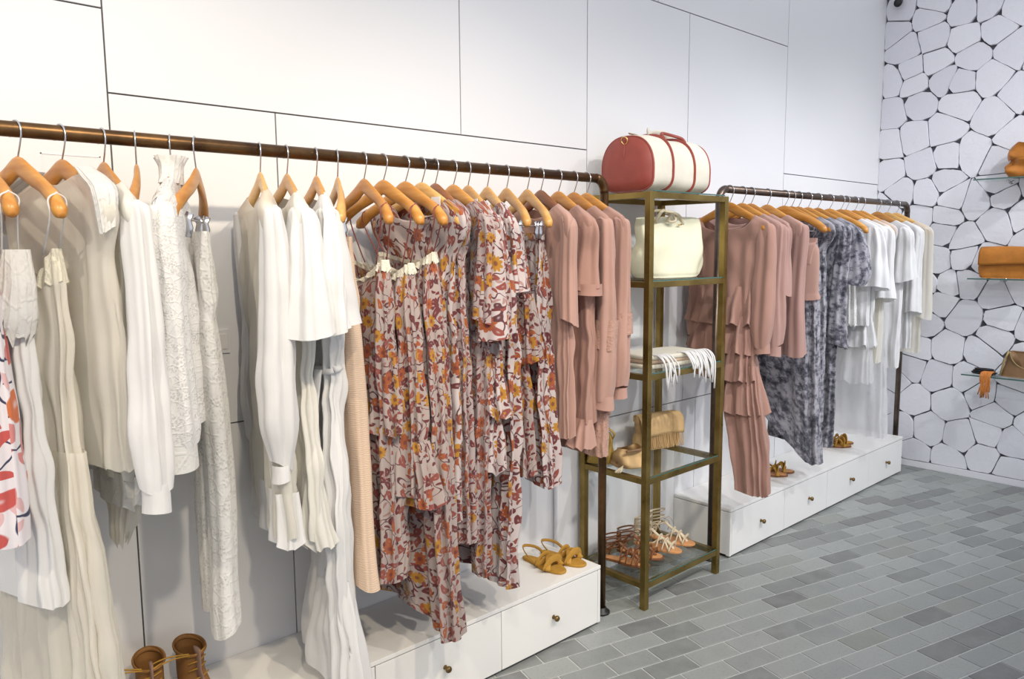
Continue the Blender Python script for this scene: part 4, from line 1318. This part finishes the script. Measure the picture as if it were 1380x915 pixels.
def boot(loc, ang, label):
    e = empty('lace_up_boot', loc, ang)
    tag(e, label, 'boot', 'brown lace up boots on the long plinth')
    L, W = .22, .08
    out = sole_outline(L, W); n = len(out)
    V = [(x, y, .0005) for x, y in out] + [(x, y, .012) for x, y in out]
    Fc = [(i, (i + 1) % n, n + (i + 1) % n, n + i) for i in range(n)] + [tuple(n + i for i in range(n)), tuple(range(n))[::-1]]
    mk('sole', V, Fc, M['brown'], e, False)
    rows = []
    ns = 32
    for i in range(24):
        t = i / 23
        z = .010 + .135 * t
        k = max(0, 1 - t * 2.1)
        cx = .055 + .055 * k ** 1.2
        rx = (.044 + .058 * k ** 1.3) * (1.0 if t < .85 else 1.06)
        ry = (.034 + .004 * k)
        rows.append([(cx + rx * cos(a) , ry * sin(a) * (1 - .12 * cos(a) * k), z + .010 * (t > .9) * cos(a) * -1) for a in np.linspace(0, 2 * pi, ns, endpoint=False)])
    b = loft('upper', rows, M['bootbrown'], e)
    # open front with tongue and laces
    tg = [(.098 + .052 * max(0, 1 - t * 2.1) ** 1.3 + .004, 0, .035 + .115 * t) for t in np.linspace(0, 1, 12)]
    V, Fc = tube(tg, .020, 10, .22, (0, 1, 0)); 
    tt = mk('tongue', V, Fc, M['tongue'], e)
    for q in range(5):
        z = .05 + .02 * q
        t = (z - .035) / .115
        x = .108 + .052 * max(0, 1 - t * 2.1) ** 1.3
        V, Fc = tube([(x - .012, -.024, z), (x + .001, 0, z + .006), (x - .012, .024, z + .010)], .0022, 6)
        mk('lace', V, Fc, M['mustard'], tt)
    V, Fc = tube(spline([(.10, -.022, .14), (.085, -.07, .145), (.07, -.105, .135), (.075, -.115, .128), (.085, -.105, .132), (.095, -.06, .14), (.10, -.02, .135)], 30), .0022, 6)
    mk('lace_loop', V, Fc, M['mustard'], e)
    V, Fc = tube([(.055 + .048 * cos(a), .037 * sin(a), .138 - .008 * cos(a)) for a in np.linspace(0, 2 * pi, 29)], .007, 8, .5)
    mk('top_cuff', V, Fc, M['bootbrown'], e)
    return e
boot((.565, -.062, HB), radians(-100), 'brown suede lace up boot with a long loose lace, below the white maxi dress')
boot((.655, -.062, HB), radians(-85), 'brown suede lace up boot with pale tongue, below the lace trousers')

# ================================================================== BAGS
def dshape(w, h, n=40, p=2.6):
    """upright D section: flat base, rounded top, centred on y"""
    pts = []
    for i in range(n):
        a = 2 * pi * i / n - pi / 2
        c, s = cos(a), sin(a)
        y = w * .5 * math.copysign(abs(c) ** (2 / 2.6), c)
        if s < 0: z = h * .42 + h * .42 * math.copysign(abs(s) ** (2 / 4.5), s)
        else: z = h * .42 + h * .58 * abs(s) ** (2 / 2.1)
        pts.append((y, z))
    return pts

def duffel(loc, rz):
    e = empty('duffel_bag', loc, rz)
    tag(e, 'cream canvas duffel bag with brick red leather ends and handles on the top shelf', 'bag')
    L, W, H = .40, .27, .232
    n = 48
    rows = []
    for i in range(22):
        t = i / 21
        k = .93 + .07 * sin(pi * t) ** .5
        sag = .012 * sin(pi * t)
        D = dshape(W * k, H * (k - .05 * sin(pi * t) ** 2), n)
        rows.append([(-L / 2 + L * t, y, z + .0005 + .003 * sin(9 * t + 7 * y)) for y, z in D])
    R = np.array(rows)
    faces, V = [], R.reshape(-1, 3)
    for i in range(21):
        for k in range(n): faces.append((i * n + k, i * n + (k + 1) % n, (i + 1) * n + (k + 1) % n, (i + 1) * n + k))
    mk('bag_body', V, faces, M['canvas'], e)
    for s in (-1, 1):
        row = R[0] if s < 0 else R[-1]
        cx, cz = row[0, 0], H * .45
        Vv, ff = [], []
        for k_, dx in ((1.0, 0), (.93, .012), (.6, .020), (.25, .023)):
            Vv += [(cx + s * dx, p[1] * k_, cz + (p[2] - cz) * k_) for p in row]
        for r_ in range(3):
            for k in range(n):
                q = (r_ * n + k, r_ * n + (k + 1) % n, (r_ + 1) * n + (k + 1) % n, (r_ + 1) * n + k)
                ff.append(q[::-1] if s < 0 else q)
        c = tuple(3 * n + k for k in range(n)); ff.append(c[::-1] if s < 0 else c)
        ep = mk('end_panel', Vv, ff, M['red_leather'], e)
        Vv, ff = tube([tuple(p) for p in row] + [tuple(row[0])], .0042, 8)
        mk('piping', Vv, ff, M['red_leather'], ep)
        Vv, ff = tube([(cx + s * .016, 0, H * .40), (cx + s * .024, 0, H * .62), (cx + s * .016, 0, H * .88)], .003, 6)
        mk('centre_seam', Vv, ff, M['red_leather'], ep)
        Vv, ff = tube([(cx + s * (.020 + .004 * sin(a)), .014 * cos(a), H * .86 + .014 * sin(a)) for a in np.linspace(0, 2 * pi, 25)], .0026, 8)
        mk('ring', Vv, ff, M['gold'], ep)
    for t in (.33, .70):
        i = int(t * 21)
        row = R[i] * 1.0
        row[:, 1] *= 1.012; row[:, 2] = row[:, 2] * 1.008
        Vv, ff = tube([tuple(p) for p in row] + [tuple(row[0])], .0085, 8, .28, (1, 0, 0))
        mk('band', Vv, ff, M['red_leather'], e)
    for s in (-1, 1):
        y0 = s * W * .24
        zt = H * .93
        P = spline([(-.065, y0 * 1.2, zt * .98), (-.06, y0 * .95, zt + .014), (-.02, y0 * .6, zt + .026), (.04, y0 * .5, zt + .026), (.08, y0 * .95, zt + .012), (.083, y0 * 1.2, zt * .97)], 30)
        Vv, ff = tube(P, .0065, 10)
        mk('handle', Vv, ff, M['red_leather'], e)
    Vv, ff = tube([(-L * .48, 0, H * .985), (0, 0, H * .965), (L * .48, 0, H * .985)], .006, 8, .3)
    mk('zip', Vv, ff, M['saddle'], e)
    Vv, ff = tube(spline([(-.09, -.02, H + .002), (-.07, .0, H + .022), (-.03, .012, H + .006), (.0, .03, H + .02), (.1, .04, H + .03), (.13, .02, H + .004)], 24), .012, 8, .3)
    mk('shoulder_strap', Vv, ff, M['canvas'], e)
    return e
duffel((2.60, -.195, 1.655 + .0066), radians(2))

def softbox(e, name, W, D, H, mat, top=(.9, .35), bulge=.12, n=48, nz=22, seed=1, noise=.004, taper=None):
    """soft bag body: rounded rectangle base closing towards the top"""
    r = np.random.RandomState(seed); ph = r.rand(6) * 6.28
    rows = []
    for i in range(nz):
        t = i / (nz - 1)
        kw = 1 + (top[0] - 1) * t + bulge * .35 * sin(pi * t)
        kd = 1 + (top[1] - 1) * t ** 1.3 + bulge * sin(pi * min(1, t * 1.2))
        if i == 0: kw *= .93; kd *= .9
        row = []
        for k in range(n):
            a = 2 * pi * k / n
            c, s = cos(a), sin(a)
            x = W * .5 * kw * math.copysign(abs(c) ** .45, c)
            y = D * .5 * kd * math.copysign(abs(s) ** .6, s)
            w_ = noise * (sin(3 * a + 5 * t + ph[0]) + sin(5 * a - 7 * t + ph[1]) * .7 + sin(9 * t + ph[2] + 2 * a) * .8)
            row.append((x * (1 + w_ / W * 1.5), y + w_ * math.copysign(1, s), H * t + noise * .8 * t * sin(2 * a + ph[3])))
        rows.append(row)
    R = np.array(rows)
    o = loft(name, R, M[mat], e)
    me = o.data
    bm = bmesh.new(); bm.from_mesh(me); bm.verts.ensure_lookup_table()
    bm.faces.new([bm.verts[k] for k in range(n)][::-1])
    bm.to_mesh(me); bm.free()
    return o

def tote(loc, rz):
    e = empty('tote_bag', loc, rz)
    tag(e, 'pale cream leather tote bag with knotted handles on the second shelf', 'bag')
    W, D, H = .325, .15, .245
    softbox(e, 'bag_body', W, D, H, 'cream_leather', (1.02, .42), .14, seed=4, noise=.006)
    softbox(e, 'lining', W * .96, D * .8, H * .985, 'canvas', (1.0, .38), .1, seed=4, noise=.004)
    for s in (-1, 1):
        P = spline([(-.10, s * .030, H - .02), (-.085, s * .034, H + .012), (-.05, s * .02, H + .030), (.0, -.02 * s, H + .022), (.03, -.035, H + .004), (.055, s * .030, H - .025)], 26)
        Vv, ff = tube(P, .007, 10)
        mk('handle', Vv, ff, M['bone'], e)
    Vv, ff = tube([(-.035 + .018 * cos(a), -.055 + .006 * sin(a * 2), H - .002 + .016 * sin(a)) for a in np.linspace(0, 2 * pi, 21)], .006, 8)
    mk('handle_knot', Vv, ff, M['bone'], e)
    Vv, ff = tube([(.012, -.047, H - .03), (.03, -.048, H - .027)], .003, 6)
    mk('clasp', Vv, ff, M['gold'], e)
    return e
tote((2.655, -.215, GZ(1.315)), radians(-8))

# folded shawl on the third shelf
e = empty('folded_shawl', (2.60, -.23, GZ(.955)), radians(-6))
tag(e, 'cream folded shawl with white fringe hanging over the shelf edge', 'shawl')
for q, (w_, d_, mt) in enumerate(((.36, .20, 'cream'), (.34, .19, 'knit'), (.35, .20, 'cream'))):
    rows = []
    for i in range(9):
        a = -pi / 2 + pi * i / 8
        k = 1 - .04 * (1 - cos(a))
        row = []
        for k2 in range(44):
            b = 2 * pi * k2 / 44
            x = w_ * .5 * k * math.copysign(abs(cos(b)) ** .35, cos(b)); y = d_ * .5 * k * math.copysign(abs(sin(b)) ** .35, sin(b))
            row.append((x, y, .009 + .017 * q + .0085 * sin(a) + .002 * sin(9 * x + q * 2)))
        rows.append(row)
    o = loft('fold', rows[::-1], M[mt], e)
    bm = bmesh.new(); bm.from_mesh(o.data); bm.verts.ensure_lookup_table()
    bm.faces.new([bm.verts[k2] for k2 in range(44)]); bm.to_mesh(o.data); bm.free()
fr = MB(); rr = random.Random(5)
for k in range(26):
    side = k % 26
    x = -.14 + .010 * k if k < 8 else .02 + (k - 8) * .0085
    z0 = .045
    dn = -rr.uniform(.06, .13) if k < 8 else -rr.uniform(.07, .15) * (.6 + .4 * (k - 8) / 17)
    fr.tube(spline([(x, -.07, z0 + .006), (x + rr.uniform(-.004, .004), -.115, z0 + .008), (x + rr.uniform(-.006, .01), -.150, z0 - .03), (x + rr.uniform(-.01, .014), -.154, z0 + dn)], 10), .0035, 6)
tag(mk('fringe', fr.v, fr.f, M['white'], e), kind='stuff')

def clutch(loc, rz, W, D, H, mat, label, name='clutch_bag', fringe=True, flap=.55, group=None, grp=None):
    e = empty(name, loc, rz)
    tag(e, label, 'bag', grp)
    softbox(e, 'bag_body', W, D, H, mat, (.99, .55), .10, seed=int(W * 1000), noise=.003)
    # flap folded over the top and down the front (front = -y)
    rows = []
    nx = 30
    prof = [(D * .30, H * .80), (D * .28, H * .97), (0, H * 1.03), (-D * .36, H * .97), (-D * .60, H * .80), (-D * .66, H * (1 - flap))]
    P = spline([(0, y, z) for y, z in prof], 22)
    for p in P: rows.append([(-W * .505 + W * 1.01 * i / (nx - 1), p.y - .002 * sin(8 * i / nx), p.z + .003 * sin(5 * i / nx + p.y * 30)) for i in range(nx)])
    f = loft('flap', rows, M[mat], e, closed=False)
    sd = f.modifiers.new('thick', 'SOLIDIFY'); sd.thickness = .004
    if fringe:
        mb = MB(); rr = random.Random(2)
        for k in range(34):
            x = -W * .5 + W * (k + .5) / 34
            mb.tube(spline([(x, -D * .62, H * (1 - flap) + .004), (x + rr.uniform(-.002, .002), -D * .66, H * .25), (x + rr.uniform(-.004, .004), -D * .70 - rr.uniform(0, .01), .006)], 6), .0032, 5, .5)
        tag(mk('fringe', mb.v, mb.f, M[mat], e), kind='stuff')
    return e
zc = GZ(.540)
clutch((2.755, -.10, zc), radians(-14), .235, .07, .155, 'tan', 'tan suede foldover clutch with fringe on the fourth shelf', flap=.58)
e = empty('suede_pouch', (2.44, -.20, zc), radians(-20))
tag(e, 'small tan suede pouch with tassel lying on the fourth shelf', 'bag')
softbox(e, 'pouch_body', .15, .12, .075, 'tan', (.72, .55), .2, seed=9, noise=.005)
Vv, ff = tube(spline([(-.05, -.05, .072), (-.02, -.06, .078), (.02, -.05, .076), (.05, -.02, .074)], 14), .006, 8, .5)
mk('zip', Vv, ff, M['saddle'], e)
mb = MB()
for k in range(9):
    a = k / 9 * 6.28
    mb.tube(spline([(-.07, -.062, .02), (-.085 + .004 * cos(a), -.075 + .004 * sin(a), .016), (-.11 + .012 * cos(a), -.09 + .012 * sin(a), .006)], 6), .0022, 5)
mk('tassel', mb.v, mb.f, M['bone'], e)
# olive bucket bag with strap, behind the rail post
e = empty('bucket_bag', (2.385, -.085, zc), radians(-60))
tag(e, 'olive mustard leather bucket bag with long side straps, beside the pink lace hem', 'bag')
softbox(e, 'bag_body', .11, .08, .13, 'olive', (.75, .5), .2, seed=15, noise=.004)
for s in (-1, 1):
    Vv, ff = tube(spline([(s * .05, 0, .10), (s * .058, -.01, .13), (0, -.01 * s, .165), (-s * .03, -.02, .14)], 14), .0055, 8, .4)
    mk('strap', Vv, ff, M['olive'], e)

# ================================================================== STONE WALL SHELVES
GS = 'glass shelves on the stone wall'
for z, lb in ((1.826, 'glass wall shelf carrying the brown gathered bag'), (1.252, 'glass wall shelf carrying the cognac clutch'), (.680, 'glass wall shelf carrying the saddle bag')):
    e = empty('glass_wall_shelf', (XS - .13, -1.25, z))
    tag(e, lb, 'shelf', GS)
    g = box_obj('glass_plate', -.10, .104, -.62, .62, -.008, 0, M['glass'], e, .0008)
    box_obj('glass_edge', -.1012, -.1002, -.62, .62, -.0078, -.0002, M['glass_edge'], g, 0)
    for y in (.48, -.48):
        b = MB(); b.tube([(.104, y, -.014), (.05, y, -.014), (.035, y, -.012)], .007, 12)
        b.tube([(.099, y, -.014), (.104, y, -.014)], .014, 16)
        b.build('bracket', M['steel'], e)
xw = XS - .135
clutch((xw, -.835, 1.252), radians(-90), .33, .08, .178, 'cognac', 'cognac leather foldover clutch on the middle glass wall shelf', flap=.55, fringe=False)
e = empty('gathered_bag', (xw, -.895, 1.826), radians(-90))
tag(e, 'brown gathered leather bag on the highest glass wall shelf', 'bag')
softbox(e, 'bag_lower', .22, .12, .10, 'brown' if False else 'cognac', (.96, .9), .2, seed=22, noise=.008)
softbox(e, 'bag_lining', .20, .11, .104, 'brown', (.96, .3), .1, seed=22, noise=.006)
rows = []
for i in range(14):
    t = i / 13
    k = 1 - .25 * t * t
    rows.append([(.115 * k * (1 + .12 * sin(pi * t)) * math.copysign(abs(cos(a)) ** .6, cos(a)), (.062 + .012 * sin(7 * t)) * k * sin(a) + .004 * sin(6 * a), .095 + .095 * t + .006 * sin(5 * a + 6 * t)) for a in np.linspace(0, 2 * pi, 40, endpoint=False)])
o = loft('bag_top', rows, M['cognac'], e)
bm = bmesh.new(); bm.from_mesh(o.data); bm.verts.ensure_lookup_table(); bm.faces.new([bm.verts[13 * 40 + k] for k in range(40)]); bm.to_mesh(o.data); bm.free()
# saddle bag with curved flap
e = empty('saddle_bag', (xw, -.95, .680), radians(-90))
tag(e, 'brown saddle bag with curved pale trimmed flap on the lowest glass wall shelf', 'bag')
W_, H_ = .27, .15
rows = []
for i in range(16):
    t = i / 15
    k = (1 - t) * 1.0 + t * .74
    rows.append([(W_ * .5 * k * math.copysign(abs(cos(a)) ** .5, cos(a)), .045 * (1 - .55 * t) * math.copysign(abs(sin(a)) ** .7, sin(a)), .001 + H_ * t) for a in np.linspace(0, 2 * pi, 44, endpoint=False)])
o = loft('bag_body', rows, M['saddle'], e)
bm = bmesh.new(); bm.from_mesh(o.data); bm.verts.ensure_lookup_table(); bm.faces.new([bm.verts[15 * 44 + k] for k in range(44)]); bm.faces.new([bm.verts[k] for k in range(44)][::-1]); bm.to_mesh(o.data); bm.free()
arc = [(.085 * cos(a), -.052 + .022 * sin(a), H_ - .095 * sin(a)) for a in np.linspace(0, pi, 25)]
Vv = [(x, y, z) for x, y, z in arc] + [(x, -.012, H_ + .004) for x, y, z in arc]
ff = [(i, i + 1, 26 + i, 25 + i) for i in range(24)]
f = mk('flap', Vv, ff, M['saddle'], e); sd = f.modifiers.new('thick', 'SOLIDIFY'); sd.thickness = .004
Vv, ff = tube(arc, .0065, 8, .5); mk('flap_trim', Vv, ff, M['saddle_trim'], e)
for s in (-1, 1):
    Vv, ff = tube([(s * W_ * .49, -.03, .004), (s * W_ * .45, -.026, H_ * .5), (s * W_ * .37, -.018, H_)], .006, 8); mk('edge_trim', Vv, ff, M['saddle_trim'], e)
e = empty('tassel_belt', (xw - .02, -.735, .680), radians(-90))
tag(e, 'coiled black belt with an orange tassel hanging off the lowest wall shelf', 'belt')
cb = MB()
for q in range(3):
    cb.tube([(-.005 + (.062 - .008 * q) * cos(t), (.035 - .006 * q) * sin(t), .008 + .010 * q) for t in np.linspace(0, 2 * pi, 25)], .0085, 8, .5)
cb.build('belt_coil', M['black_leather'], e)
mb = MB(); rr = random.Random(8)
for k in range(22):
    x = .005 + .05 * k / 21
    mb.tube(spline([(x, -.02, .022), (x + rr.uniform(-.004, .004), -.085, .016), (x + rr.uniform(-.008, .008), -.094, -.03), (x + rr.uniform(-.014, .014), -.092, -.06 - rr.uniform(.0, .07))], 8), .0034, 5)
mk('tassel', mb.v, mb.f, M['orange_tassel'], e)

# small black spotlight high in the corner
e = empty('corner_spotlight', (XS - .04, -.085, 3.00))
tag(e, 'small black spotlight on a pale bracket high in the wall corner', 'lamp')
b = MB(); b.tube([(-.05, -.012, -.045), (-.03, -.006, -.035), (.01, .005, -.012), (.02, .008, -.006)], [.022, .024, .024, .014], 18); b.build('lamp_head', M['black'], e)
b = MB(); b.tube(spline([(.012, .006, -.008), (.02, .03, .03), (.012, .07, .035), (-.03, .083, .02)], 12), .006, 8); b.build('bracket', M['skirting'], e)
